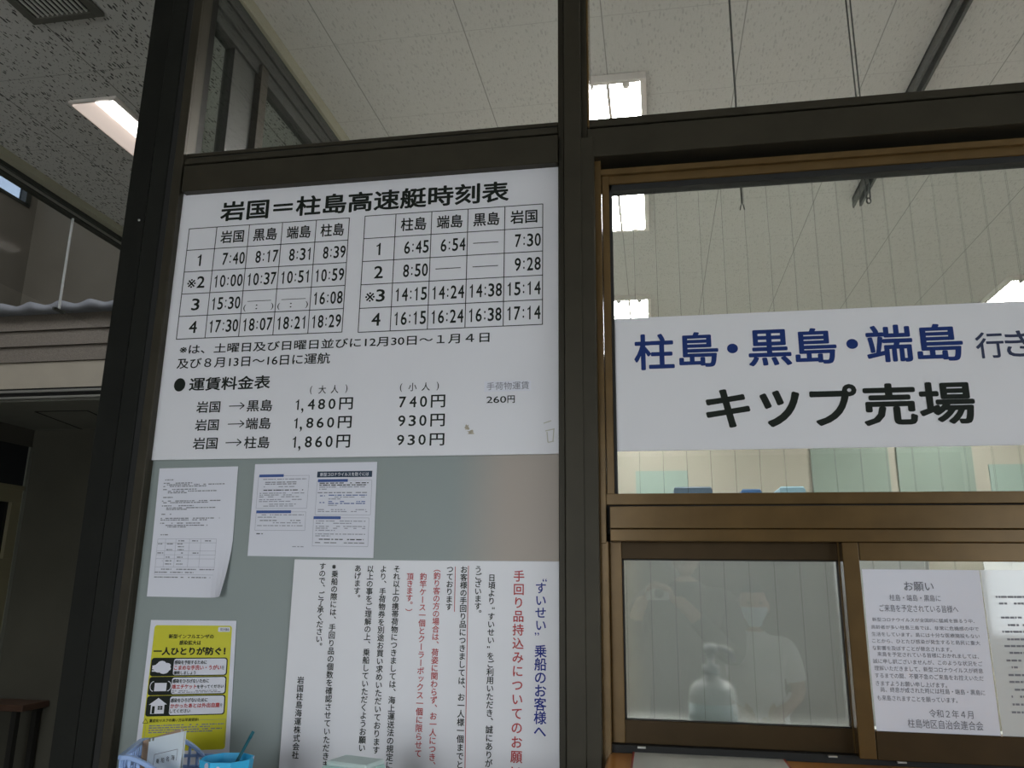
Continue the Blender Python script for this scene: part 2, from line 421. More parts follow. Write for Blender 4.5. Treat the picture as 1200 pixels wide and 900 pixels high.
for b in ((5.0, 5.1, Y_FRONT, -4.3, ZF, ZC), (5.0, 5.1, -.9, 5.1, ZF, ZC), (5.0, 5.1, -4.3, -.9, ZF, .8), (5.0, 5.1, -4.3, -.9, 2.3, ZC)): rw_.box(*b, WALLH)
struct(rw_.build('wall_right'), 'right wall of the hall', 'wall')
w9 = sroot('window_9', (5, -2.6, 1.5), 'row of windows in the right wall of the hall', 'window')
q = MB()
for y in (-4.28, -3.15, -2.02, -.92): q.box(5.01, 5.07, y - .025, y + .025, .8, 2.3, BRONZE)
for z in (.8, 2.26): q.box(5.01, 5.07, -4.3, -.9, z, z + .04, BRONZE)
q.build('window_frame', w9)
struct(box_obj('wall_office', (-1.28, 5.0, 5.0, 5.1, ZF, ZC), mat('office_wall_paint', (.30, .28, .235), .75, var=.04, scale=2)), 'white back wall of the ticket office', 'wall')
struct(box_obj('wall_partition', (-1.29, -1.22, .03, 5.0, ZF, 2.54), WALLW), 'side partition wall of the ticket office', 'wall')
struct(box_obj('wall_bay', (-2.78, -2.70, Y_FRONT, 4.0, ZC + .06, 5.2), WALLH), 'wall above the smoke curtain', 'wall')
# left wall with a high window and a door opening
lw = MB()
lw.box(-5.1, -5.0, Y_FRONT, 3.02, ZF, 4.37, BROWNW); lw.box(-5.1, -5.0, 3.02, 4.0, 2.44, 2.59, mat('dark_lintel', (.07, .065, .05), .8)); lw.box(-5.1, -5.0, 3.02, 4.0, 2.59, 4.37, BROWNW)
lw.box(-5.1, -5.0, Y_FRONT, -1.2, 4.37, 5.2, BROWNW); lw.box(-5.1, -5.0, -1.2, 4.0, 5.1, 5.2, WALLH); lw.box(-5.1, -5.0, 3.56, 4.0, 4.37, 5.1, BROWNW)
struct(lw.build('wall_left'), 'left wall of the side bay', 'wall')
w6 = sroot('window_6', (-5, 2.4, 4.7), 'high window in the left wall', 'window')
q = MB()
for y in (-1.2, -.02, 1.15, 2.33, 3.51): q.box(-5.06, -4.99, y, y + .05, 4.37, 5.1, FRAMEG)
q.box(-5.06, -4.99, -1.2, 3.56, 4.36, 4.385, FRAMEG); q.box(-5.06, -4.99, -1.2, 3.56, 5.07, 5.1, ALU)
q.build('window_frame', w6)
q = MB(); q.box(-5.045, -5.04, -1.2, 3.51, 4.38, 5.07, glass('dusty_blue_glass', (.24, .27, .31))); q.build('pane', w6)
# back wall of the bay, below and above the canopy
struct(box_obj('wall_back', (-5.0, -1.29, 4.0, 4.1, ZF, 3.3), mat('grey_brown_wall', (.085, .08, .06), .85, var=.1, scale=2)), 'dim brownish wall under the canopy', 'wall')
struct(box_obj('wall_back_upper', (-5.0, -1.22, 3.64, 3.74, 3.3, 5.2), BROWNW), 'brown plaster wall above the corrugated canopy', 'wall')
# entrance side behind the camera: dado-less glazed front between solid walls
fw = MB()
fw.box(-5.0, -3.1, Y_FRONT - .1, Y_FRONT, ZF, 5.2, WALLH); fw.box(2.6, 5.0, Y_FRONT - .1, Y_FRONT, ZF, 1.0, WALLH); fw.box(-.5, 2.6, Y_FRONT - .1, Y_FRONT, ZF, 2.55, mat('brown_pier_panel', (.12, .10, .08), .7)); fw.box(-3.1, 5.0, Y_FRONT - .1, Y_FRONT, 2.55, ZC, WALLH); fw.box(2.6, 5.0, Y_FRONT - .1, Y_FRONT, 2.07, 2.55, WALLH); fw.box(-3.1, -2.78, Y_FRONT - .1, Y_FRONT, ZC, 5.2, WALLH)
struct(fw.build('wall_entrance'), 'wall around the glazed entrance', 'wall')
w5 = sroot('window_5', (1.6, Y_FRONT, 0), 'glazed entrance front of the hall', 'window')
q = MB()
for x in (-3.07, -2.25, -1.4, -.53): q.box(x - .03, x + .03, Y_FRONT - .07, Y_FRONT - .01, ZF, 2.55, BRONZE)
for x in (2.63, 3.4, 4.2, 4.97): q.box(x - .03, x + .03, Y_FRONT - .07, Y_FRONT - .01, 1.0, 2.07, BRONZE)
for xa, xb, zs_ in ((-3.1, -.5, (ZF, .85, 2.02, 2.49)), (2.6, 5.0, (1.0, 2.02))):
    for z in zs_: q.box(xa, xb, Y_FRONT - .065, Y_FRONT - .015, z, z + .05, BRONZE)
q.build('window_frame', w5)
struct(box_obj('ground', (-14, 14, -24, Y_FRONT - .2, -.2, -.1), CONC), 'concrete quay outside the entrance', 'ground')
# walls that carry the ticket office screen
dw = MB()
dw.box(-1.22, -.16, .0, .1, ZF, .93, WALLH); dw.box(-.098, 2.2, -.02, .1, ZF, 1.060, WALLH); dw.box(2.2, 5.0, .0, .1, ZF, ZC, WALLH)
struct(dw.build('wall_front'), 'low wall under the ticket windows', 'wall')

# ================================================================== SCREEN: column, posts, transoms
t1 = sroot('trim_1', (-1.27, 0, 0), 'dark steel column at the left end of the screen', 'column')
q = MB(); q.bar(-1.327, -1.240, -.2, 3.6, .03, .10, STEEL_DK); q.bar(-1.268, -1.222, -.2, 3.6, -.012, .14, STEEL_DK)
q.build('column_casing', t1, .002)
p = P(163, 258, -.012); q = MB(); q.lathe([(.0035, 0), (.003, .002)], (0, 0, 0), ALU, 12)
q.v = [(p.x + v[0], p.y - v[2], p.z + v[1]) for v in q.v]; q.build('screw', t1)
t2 = sroot('trim_2', (-1.19, 0, 0), 'bronze frame post beside the timetable', 'frame')
q = MB(); q.bar(-1.2225, -1.200, -.2, 3.6, -.008, .06, DARKGAP); q.build('gasket_or_shade_strip', t2)  # black strip fills the gap beside the column in place of shade
q = MB(); q.bar(-1.205, -1.180, -.2, 3.6, -.02, .05, BRONZE); q.bar(-1.180, -1.174, -.2, 3.6, -.012, .022, BRONZE); q.build('post', t2, .0015)
t3 = sroot('trim_3', (-.16, 0, 0), 'bronze centre post between timetable and ticket window', 'frame')
q = MB(); q.bar(-.200, -.186, -.2, 3.6, -.006, .08, BRONZE); q.bar(-.186, -.146, -.2, 3.6, -.035, .11, BRONZE)
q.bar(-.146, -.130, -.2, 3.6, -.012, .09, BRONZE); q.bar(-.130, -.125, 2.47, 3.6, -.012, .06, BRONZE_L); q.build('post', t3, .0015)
q = MB(); q.bar(-.150, -.116, .80, 2.444, -.030, .07, BRONZE); q.build('cover_strip', t3, .0015)
t4 = sroot('trim_4', (-.7, 0, 2.4), 'bronze transom above the timetable', 'frame')
q = MB(); q.bar(-1.174, -.200, 2.384, 2.457, -.022, .09, BRONZE); q.bar(-1.174, -.200, 2.461, 2.478, -.012, .07, BRONZE)
q.bar(-1.174, -.200, 2.481, 2.491, -.004, .06, BRONZE); q.build('transom', t4, .0015)
q = MB(); q.bar(-1.174, -.200, 2.40, 2.485, .0, .05, DARKGAP); q.build('gasket_or_shade_strip', t4)
t5 = sroot('trim_5', (1, 0, 2.4), 'bronze transom above the ticket window', 'frame')
q = MB(); q.bar(-.130, 2.2, 2.391, 2.465, -.022, .09, BRONZE); q.bar(-.130, 2.2, 2.469, 2.490, -.010, .07, BRONZE); q.build('transom', t5, .0015)
q = MB(); q.bar(-.118, 2.2, 2.33, 2.48, .04, .04, DARKGAP); q.build('gasket_or_shade_strip', t5)  # black strip stands in for shade in the recess under the transom
# clerestory lights
w1 = sroot('window_1', (-.7, 0, 2.8), 'clerestory pane above the timetable', 'window')
q = MB(); q.bar(-1.18, -.195, 2.48, 3.30, .02, .005, GL); q.build('pane', w1)
q = MB(); q.box(-1.30, 2.2, -.02, .08, ZC - .05, ZC, BRONZE); q.build('head_rail', w1)
w2 = sroot('window_2', (1, 0, 2.8), 'clerestory pane above the ticket window', 'window')
q = MB(); q.bar(-.13, 2.2, 2.475, 3.30, .02, .005, GL); q.build('pane', w2)
# ---- ticket window with the sign
w3 = sroot('window_3', (.4, 0, 1.95), 'wired glass ticket office window carrying the sign', 'window')
q = MB()
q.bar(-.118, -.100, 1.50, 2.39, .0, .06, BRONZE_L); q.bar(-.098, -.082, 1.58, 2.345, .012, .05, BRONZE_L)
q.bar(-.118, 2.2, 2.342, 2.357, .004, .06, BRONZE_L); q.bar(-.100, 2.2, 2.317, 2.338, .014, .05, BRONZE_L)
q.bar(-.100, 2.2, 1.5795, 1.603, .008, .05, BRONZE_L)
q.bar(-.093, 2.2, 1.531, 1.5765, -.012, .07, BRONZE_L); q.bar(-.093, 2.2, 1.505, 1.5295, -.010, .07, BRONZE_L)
q.build('window_frame', w3, .0012)
q = MB(); q.bar(-.083, -.0755, 1.60, 2.32, .020, .03, DARKGAP); q.bar(-.083, 2.2, 2.300, 2.318, .020, .03, DARKGAP)
q.bar(-.10, 2.2, 1.52, 1.59, .02, .03, DARKGAP); q.build('gasket_or_shade_strip', w3)
q = MB(); q.bar(-.079, 2.2, 1.598, 2.31, .032, .006, GLW); q.build('pane', w3)
# ---- sliding sashes
w4 = sroot('window_4', (.3, 0, 1.3), 'sliding sashes of the ticket counter', 'window')
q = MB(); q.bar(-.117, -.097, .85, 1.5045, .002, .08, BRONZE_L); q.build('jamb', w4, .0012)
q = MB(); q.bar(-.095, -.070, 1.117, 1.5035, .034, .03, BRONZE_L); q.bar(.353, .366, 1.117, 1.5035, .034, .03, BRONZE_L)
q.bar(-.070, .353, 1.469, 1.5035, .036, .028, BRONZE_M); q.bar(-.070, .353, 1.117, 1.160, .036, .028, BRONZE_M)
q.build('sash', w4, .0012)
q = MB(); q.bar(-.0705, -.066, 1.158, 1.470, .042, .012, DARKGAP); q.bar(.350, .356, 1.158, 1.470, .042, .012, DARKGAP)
q.bar(-.07, .353, 1.158, 1.1625, .042, .012, DARKGAP); q.bar(-.07, .353, 1.4665, 1.47, .042, .012, DARKGAP); q.build('gasket_or_shade_strip', w4)
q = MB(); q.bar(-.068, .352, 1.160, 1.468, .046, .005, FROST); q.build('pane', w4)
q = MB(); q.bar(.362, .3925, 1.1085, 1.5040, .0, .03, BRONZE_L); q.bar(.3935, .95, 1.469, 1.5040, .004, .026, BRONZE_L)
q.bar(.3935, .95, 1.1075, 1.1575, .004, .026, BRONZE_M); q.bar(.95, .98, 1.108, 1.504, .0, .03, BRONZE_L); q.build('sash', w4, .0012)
q = MB(); q.bar(.393, .95, 1.156, 1.470, .014, .005, GLW); q.build('pane', w4)
q = MB(); q.bar(-.097, 2.2, 1.092, 1.1135, .02, .06, DARKGAP); q.bar(-.125, -.088, .9, 1.62, .05, .03, DARKGAP); q.build('track', w4)
for px, py in ((752, 876), (976, 886.5), (1057, 893.5)):
    p = P(px, py, .012); q = MB(); q.box(p.x - .008, p.x + .008, .010, .02, p.z - .0015, p.z + .0015, ALU); q.build('roller_clip', w4)
# ---- frosted glass panel under the timetable
w7 = sroot('window_7', (-.7, 0, 1.6), 'grey green frosted glass panel behind the notices', 'window')
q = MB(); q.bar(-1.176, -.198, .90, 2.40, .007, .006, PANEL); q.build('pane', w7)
q = MB(); q.bar(-1.176, -.198, .86, .93, -.01, .06, BRONZE); q.build('sill', w7)

# ---- partition clerestory seen through the glass
w8 = sroot('window_8', (-1.25, 1, 2.8), 'clerestory window in the side partition', 'window')
XP = -1.215
q = MB()
q.box(XP - .05, XP, .03, .085, 2.54, 3.15, BRONZE_L)
q.box(XP - .055, XP - .02, .27, .40, 2.54, 3.05, FRAMEG); q.box(XP - .06, XP, .405, .45, 2.54, 3.05, BRONZE)
for y in (1.35, 2.3, 3.25, 4.2): q.box(XP - .06, XP, y, y + .08, 2.54, 3.05, FRAMEG)
q.box(XP - .055, XP - .012, .03, 5.0, 3.015, 3.06, FRAMEG); q.box(XP - .06, XP - .004, .03, 5.0, 3.06, 3.105, FRAMEG); q.box(XP - .06, XP, .03, 5.0, 3.11, 3.152, FRAMEG)
q.box(XP - .06, XP, .03, 5.0, 2.52, 2.575, FRAMEG)
q.build('window_frame', w8, .001)
q = MB(); q.box(XP - .04, XP - .035, .085, 5.0, 2.57, 3.03, GLD); q.build('pane', w8)
struct(box_obj('trim_6', (XP - .06, XP + .012, .03, 5.0, 3.152, ZC), CREAM), 'cream strip between partition window and ceiling', 'trim')

# ================================================================== SIDE BAY (far left)
sc = thing('smoke_curtain', 'hanging glass smoke curtain under the ceiling edge, left of the dark column', 'glass screen', (-2.77, 1.5, 3.2))
q = MB(); q.box(-2.80, -2.695, Y_FRONT, 2.9, 3.168, 3.2, CREAM); q.build('ceiling_strip', sc)
q = MB(); q.box(-2.785, -2.735, Y_FRONT, 2.9, 3.150, 3.168, FRAMEG); q.box(-2.790, -2.755, Y_FRONT, 2.9, 3.128, 3.138, FRAMEG)
q.box(-2.785, -2.752, Y_FRONT, 2.9, 3.138, 3.150, ALU); q.build('rail', sc)
for y0, y1 in ((-1.5, -.012), (-.008, 1.486), (1.490, 2.90)):
    q = MB(); q.box(-2.773, -2.767, y0, y1, 2.655, 3.13, GLS); q.build('glass_sheet', sc)
for y in (-.010, 1.488):
    q = MB(); q.box(-2.775, -2.765, y - .003, y + .003, 2.655, 3.13, PLASTICW); q.build('joint', sc)
    q = MB(); q.box(-2.776, -2.764, y - .035, y + .035, 2.645, 2.657, FRAMEG); q.build('clip', sc)

cy = thing('canopy', 'brown lap sided canopy with grey corrugated roof edge, behind the smoke curtain', 'canopy', (-3.3, 3.0, 2.6))
q = MB(); q.box(-5.0, -1.29, 3.0, 3.02, 2.855, 3.21, SIDING)      # three lapped boards
for z0, z1 in ((3.085, 3.200), (2.970, 3.085), (2.855, 2.970)):
    q.prism([(-5.0, 3.0, z0 + .004), (-5.0, 2.976, z0 + .004), (-5.0, 2.99, z1), (-5.0, 3.0, z1)], (3.71, 0, 0), SIDING)
q.build('siding', cy)
q = MB(); q.box(-5.0, -1.29, 2.985, 3.02, 2.672, 2.855, FASCIA); q.build('fascia', cy)
q = MB(); q.box(-5.0, -1.29, 2.972, 3.02, 2.640, 2.656, ALU); q.box(-5.0, -1.29, 2.99, 3.02, 2.612, 2.672, DARKGAP); q.box(-5.0, -1.29, 2.968, 3.02, 2.596, 2.610, ALU)
q.build('rail', cy)
q = MB(); q.box(-5.0, -1.29, 3.02, 4.0, 2.585, 2.60, GREYP); q.build('soffit', cy)
q = MB()
h = [PZ(x, y, 2.583) for x, y in ((41, 482.3), (102, 481), (190, 520), (120, 512))]
for a, b in ((0, 1), (1, 2), (2, 3), (3, 0)): q.tube([h[a], h[b]], .004, DARKGAP, 6)
q.build('access_hatch', cy)
q = MB()      # corrugated sheet sloping up to the wall
n = 150; top = []; bot = []
for i in range(n + 1):
    x = -5.0 + 3.71 * i / n; w = .022 * math.sin((x + 4.32) / .235 * 2 * PI); w = w if w > 0 else w * .4
    top.append((x, w))
vs = []
for x, w in top: vs += [(x, 2.93, 3.262 + w), (x, 3.64, 3.38 + w), (x, 2.93, 3.205 + w * .25), (x, 3.64, 3.36 + w)]
fs = []
for i in range(n):
    a = i * 4; b = a + 4
    fs += [(a, b, b + 1, a + 1), (a, a + 2, b + 2, b), (a + 2, a + 3, b + 3, b + 2)]
q.mesh(vs, fs, TINROOF, True); q.build('roof_sheet', cy)
d1 = sroot('door_1', (-5, 3.5, 1), 'tan door with dark glass at the far left', 'door')
q = MB(); DT = mat('tan_door_paint', (.20, .175, .105), .6)
q.box(-5.04, -4.99, 3.02, 4.0, ZF, 1.55, DT); q.box(-5.04, -4.99, 3.02, 4.0, 1.985, 2.10, DT); q.box(-5.04, -4.99, 3.02, 3.12, 1.55, 1.985, DT); q.box(-5.04, -4.99, 3.87, 4.0, 1.55, 1.985, DT)
q.build('door_leaf', d1, .002)
q = MB(); q.box(-5.03, -5.02, 3.10, 3.88, 1.54, 2.0, mat('dark_glass', (.008, .009, .01), .05)); q.build('pane', d1)
q = MB(); q.box(-5.05, -5.0, 3.02, 4.0, 2.10, 2.44, mat('dark_transom_glass', (.02, .022, .024), .1)); q.build('transom_pane', d1)
q = MB(); q.box(-5.0, -4.985, 3.965, 4.0, ZF, 2.44, mat('pale_trim_paint', (.20, .20, .17), .8, spec=.1)); q.box(-5.05, -4.985, 3.02, 3.98, 2.085, 2.12, DT); q.build('door_frame', d1)
q = MB(); q.tube([(-4.99, 3.15, 1.0), (-4.93, 3.15, 1.0), (-4.93, 3.27, 1.0)], .01, ALU, 8); q.build('door_handle', d1)
be = thing('bench', 'dark wooden bench against the dim wall at far left', 'bench', (-4.72, 3.85, ZF))
q = MB(); q.box(-5.0, -4.50, 3.72, 3.99, .475, .52, mat('dark_red_wood', (.085, .045, .03), .4, var=.2)); q.build('seat', be, .004)
for x in (-4.93, -4.57):
    for y in (3.75, 3.95): q = MB(); q.box(x - .02, x + .02, y - .02, y + .02, ZF, .475, DKWOOD); q.build('leg', be)

# ================================================================== CEILING FITTINGS
def hall_light(x0, x1, y0, y1, label):
    o = thing('ceiling_light', label, 'ceiling light', ((x0 + x1) / 2, (y0 + y1) / 2, ZC))
    z = ZC
    q = MB(); e = .011
    q.box(x0 - e, x0, y0 - e, y1 + e, z - .012, z, LAMPW); q.box(x1, x1 + e, y0 - e, y1 + e, z - .012, z, LAMPW)
    q.box(x0, x1, y0 - e, y0, z - .012, z, LAMPW); q.box(x0, x1, y1, y1 + e, z - .012, z, LAMPW); q.build('frame', o)
    xm = x0 + (x1 - x0) * .50
    q = MB(); q.prism([(x0, y0, z - .018), (xm, y0, z - .002), (xm, y0, z - .001), (x0, y0, z - .001)], (0, y1 - y0, 0), mat('lamp_reflector_glow', (.95, .80, .72), .4, emit=.48))  # reflector made to glow faintly in place of reflected tube light
    q.box(x1 - .012, x1, y0, y1, z - .006, z - .001, LAMPW); q.build('reflector', o)
    q = MB(); n = 8
    pts = [(xm + (x1 - .012 - xm) * (.5 - .5 * math.cos(PI * i / n)), y0, z - .004 - .014 * math.sin(PI * i / n)) for i in range(n + 1)]
    q.prism(pts[::-1] + [(xm, y0, z - .001), (x1 - .012, y0, z - .001)][::1], (0, y1 - y0, 0), LENS_H); q.build('diffuser', o)
hall_light(-2.165, -1.985, .70, 1.94, 'recessed fluorescent light in the hall ceiling, left of the dark column')
def office_light(x0, x1, y0, y1, label):
    o = thing('ceiling_light', label, 'ceiling light', ((x0 + x1) / 2, (y0 + y1) / 2, ZC), 'twin tube office lights')
    z = ZC; e = .022; d = .03
    q = MB()
    q.box(x0 - e, x0, y0 - e, y1 + e, z - d, z, LAMPW); q.box(x1, x1 + e, y0 - e, y1 + e, z - d, z, LAMPW)
    q.box(x0, x1, y0 - e, y0, z - d, z, LAMPW); q.box(x0, x1, y1, y1 + e, z - d, z, LAMPW); q.build('frame', o, .002)
    xm = (x0 + x1) / 2
    for a, b in ((x0, xm - .007), (xm + .007, x1)):       # two prismatic covers with a belly
        n = 8; vs = []; fs = []
        for i in range(n + 1):
            x = a + (b - a) * i / n; zz = z - .012 - .02 * math.sin(PI * i / n); vs += [(x, y0, zz), (x, y1, zz)]
        for i in range(n): fs.append((2 * i, 2 * i + 1, 2 * i + 3, 2 * i + 2))
        k = len(vs); vs += [(a, y0, z - .002), (a, y1, z - .002), (b, y0, z - .002), (b, y1, z - .002)]
        fs += [tuple(range(0, 2 * n + 1, 2)) + (k + 2, k), tuple(range(1, 2 * n + 2, 2)) + (k + 3, k + 1), (k, k + 1, k + 3, k + 2)]
        q = MB(); q.mesh(vs, fs, LENS_O, True); q.build('diffuser', o)
    q = MB(); q.box(xm - .006, xm + .006, y0, y1, z - .036, z - .002, LAMPW); q.build('divider', o)
    for x in (x0 + .05, x1 - .05):
        for ya, yb in ((y0 - .008, y0 + .022), (y1 - .022, y1 + .008)): q = MB(); q.tube([(x, ya, z - .022), (x, yb, z - .022)], .017, LAMPW, 10); q.build('lamp_holder', o)
office_light(-.236, -.006, .87, 2.12, 'lit twin fluorescent office light straight above the ticket window, nearest the glass')
office_light(-.236, -.006, 3.18, 4.43, 'lit twin fluorescent office light further back in the left row above the sign')
office_light(2.11, 2.34, .87, 2.12, 'unseen fluorescent office light added beyond the right edge of the picture')  # added lamp out of view, lifts the right side of the office
office_light(2.11, 2.34, 3.16, 4.41, 'lit fluorescent office light at the right edge of the picture above the sign')
v = thing('ceiling_vent', 'dark grey slatted air vent in the hall ceiling at the top left corner', 'vent', (-1.84, .14, ZC))
q = MB(); x0, x1, y0, y1 = -1.973, -1.712, -.05, .272; e = .030; VG = mat('vent_grey', (.11, .108, .09), .5)
for b in ((x0, x0 + e, y0, y1), (x1 - e, x1, y0, y1), (x0 + e, x1 - e, y0, y0 + e), (x0 + e, x1 - e, y1 - e, y1)): q.box(*b, ZC - .014, ZC, VG)
q.build('frame', v, .003)
q = MB(); q.box(x0 + e, x1 - e, y0 + e, y1 - e, ZC - .002, ZC, DARKGAP); q.build('backing', v)
SL = mat('vent_slat', (.62, .62, .58), .5)
for i in range(11):
    x = x0 + e + .010 + i * .0176
    q = MB(); q.prism([(x, y0 + e, ZC - .012), (x + .0035, y0 + e, ZC - .012), (x + .0045, y0 + e, ZC - .006), (x + .003, y0 + e, ZC - .006)], (0, y1 - y0 - 2 * e, 0), SL); q.build('slat', v)
r = thing('ceiling_rail', 'dark grey track running along the office ceiling, seen through the glass at right', 'rail', (.97, 1, ZC))
q = MB(); DG = mat('dark_grey_track', (.07, .075, .07), .5)
q.box(.962, .972, .10, 1.98, ZC - .045, ZC, DG); q.box(.992, 1.002, .10, 1.98, ZC - .045, ZC, DG); q.box(.962, 1.002, .10, 1.975, ZC - .012, ZC, DG); q.build('track', r)
q = MB(); q.tube([(.967, 1.97, ZC - .02), (.967, 1.99, ZC - .03), (.967, 1.985, ZC - .048)], .004, DG, 6); q.build('end_clip', r)
def wire(px_top, px_bot, Y, label, double):
    b = P(*px_bot, Y); o = thing('hanging_wire', label, 'wire', (b.x, Y, ZC))
    q = MB()
    for dx in ((-.006, .006) if double else (0,)):
        q.tube([(b.x + dx, Y, ZC), (b.x + dx * .8, Y, b.z + .02)], .0024 if double else .0034, DG, 6)
    q.build('rod', o)
    q = MB()
    if double:
        q.tube([(b.x + .0055 * math.cos(t * PI / 6), Y, b.z + .012 + .008 * math.sin(t * PI / 6)) for t in range(13)], .0022, DG, 6)
    else:
        q.tube([(b.x - .006, Y, b.z), (b.x - .004, Y, b.z + .012), (b.x, Y, b.z + .02), (b.x + .004, Y, b.z + .012), (b.x + .006, Y, b.z)], .002, DG, 6)
    q.build('hook', o)
wire((855, 0), (870, 246), .45, 'thin single wire with a forked end hanging behind the glass above the sign', False)
wire((1003, 0), (1018.5, 240), .45, 'thin double wire with a ring end hanging beside the ceiling track', True)

# ================================================================== OFFICE
def board_px(name, px, Y, m, frame, label, cat):
    a = P(px[0], px[3], Y); b = P(px[2], px[1], Y); a.x = P(px[0], 555, Y).x; b.x = P(px[2], 555, Y).x
    o = thing(name, label, cat, ((a.x + b.x) / 2, Y, a.z))
    q = MB(); q.box(a.x, b.x, Y, Y + .02, a.z, b.z, m); q.build('panel', o)
    if frame:
        q = MB(); e = .02
        q.box(a.x - e, a.x, Y - .006, Y + .02, a.z - e, b.z + e, WALLW); q.box(b.x, b.x + e, Y - .006, Y + .02, a.z - e, b.z + e, WALLW)
        q.box(a.x, b.x, Y - .006, Y + .02, a.z - e, a.z, WALLW); q.box(a.x, b.x, Y - .006, Y + .02, b.z, b.z + e, WALLW); q.build('frame', o)
    return o
board_px('notice_board', (952, 470, 1043, 640), 4.975, GREENB, False, 'green notice board on the office back wall, left one below the ticket sign', 'notice board')
board_px('notice_board', (1053, 470, 1142, 640), 4.975, GREENB, False, 'green notice board on the office back wall, right one below the ticket sign', 'notice board')
board_px('wall_sheet', (745, 551.5, 806, 640), 4.985, GREENB2, False, 'pale green sheet on the office wall just inside the left window edge', 'sheet')
board_px('wall_sheet', (1160, 543, 1260, 640), 4.985, GREENB2, False, 'grey green sheet on the office wall at the right picture edge', 'sheet')
cb = thing('filing_cabinet', 'grey steel cabinet inside the office, just below the ticket window sill line', 'cabinet', (.5, 2.1, ZF))
q = MB(); q.box(-.1, 1.1, 1.9, 2.3, ZF, 1.76, CABINET); q.build('body', cb, .004)
for i in range(2): q = MB(); q.box(-.08 + i * .6, .48 + i * .6, 1.885, 1.9, .05, 1.70, CABINET); d = q.build('door', cb, .003); q = MB(); q.box(.43 + i * .12, .445 + i * .12, 1.865, 1.885, .9, 1.05, ALU); hh = q.build('handle', cb); hh.parent = d; hh.location = (0, 0, 0)
def office_item(name, px0, px1, pyt, m, label, cat):
    a = P(px0, pyt, 1.98); b = P(px1, pyt, 1.98)
    o = thing(name, label, cat, ((a.x + b.x) / 2, 2.05, 1.76))
    q = MB(); q.box(a.x, b.x, 1.98, 2.2, 1.76, a.z, m); q.build('body', o, .006)
    q = MB(); q.box(a.x - .002, b.x + .002, 1.975, 2.205, a.z - .03, a.z - .012, m); q.build('lid', o)
office_item('file_box', 790, 834, 570.5, GREYF, 'dark blue grey file box showing just above the window sill, leftmost', 'box')
office_item('file_tray', 869, 892, 573, BLUEF, 'small blue tray showing just above the window sill', 'tray')
office_item('carton', 914, 943, 570, SKYF, 'pale blue carton showing just above the window sill, right of the blue tray', 'box')
sb = thing('sanitizer_bottle', 'white pump bottle standing blurred behind the left sliding pane', 'bottle', (.108, .14, 1.085))
q = MB(); q.box(-.1, 2.2, .10, .55, 1.05, 1.085, CABINET); struct(q.build('trim_7', None, .004), 'inner counter behind the sliding panes', 'counter')
q = MB(); q.lathe([(.045, 0), (.049, .004), (.049, .105), (.046, .122), (.034, .136), (.018, .142), (.016, .150)], (.108, .14, 1.085), PLASTICW, 28); q.build('body', sb)
q = MB(); q.lathe([(.018, .150), (.018, .168), (.008, .170), (.008, .192), (.015, .194), (.015, .208), (.010, .212)], (.108, .14, 1.085), PLASTICW, 20)
pm = q.build('pump_head', sb); q = MB(); q.tube([(.108, .14, 1.288), (.135, .14, 1.290), (.150, .14, 1.282), (.156, .14, 1.262)], .0055, PLASTICW, 8); nz_ = q.build('nozzle', sb); nz_.parent = pm; nz_.location = (0, 0, 0)
q = MB(); q.lathe([(.0495, .03), (.0495, .095)], (.108, .14, 1.085), mat('pale_blue_label', (.70, .80, .84), .5), 28); q.build('label_band', sb)

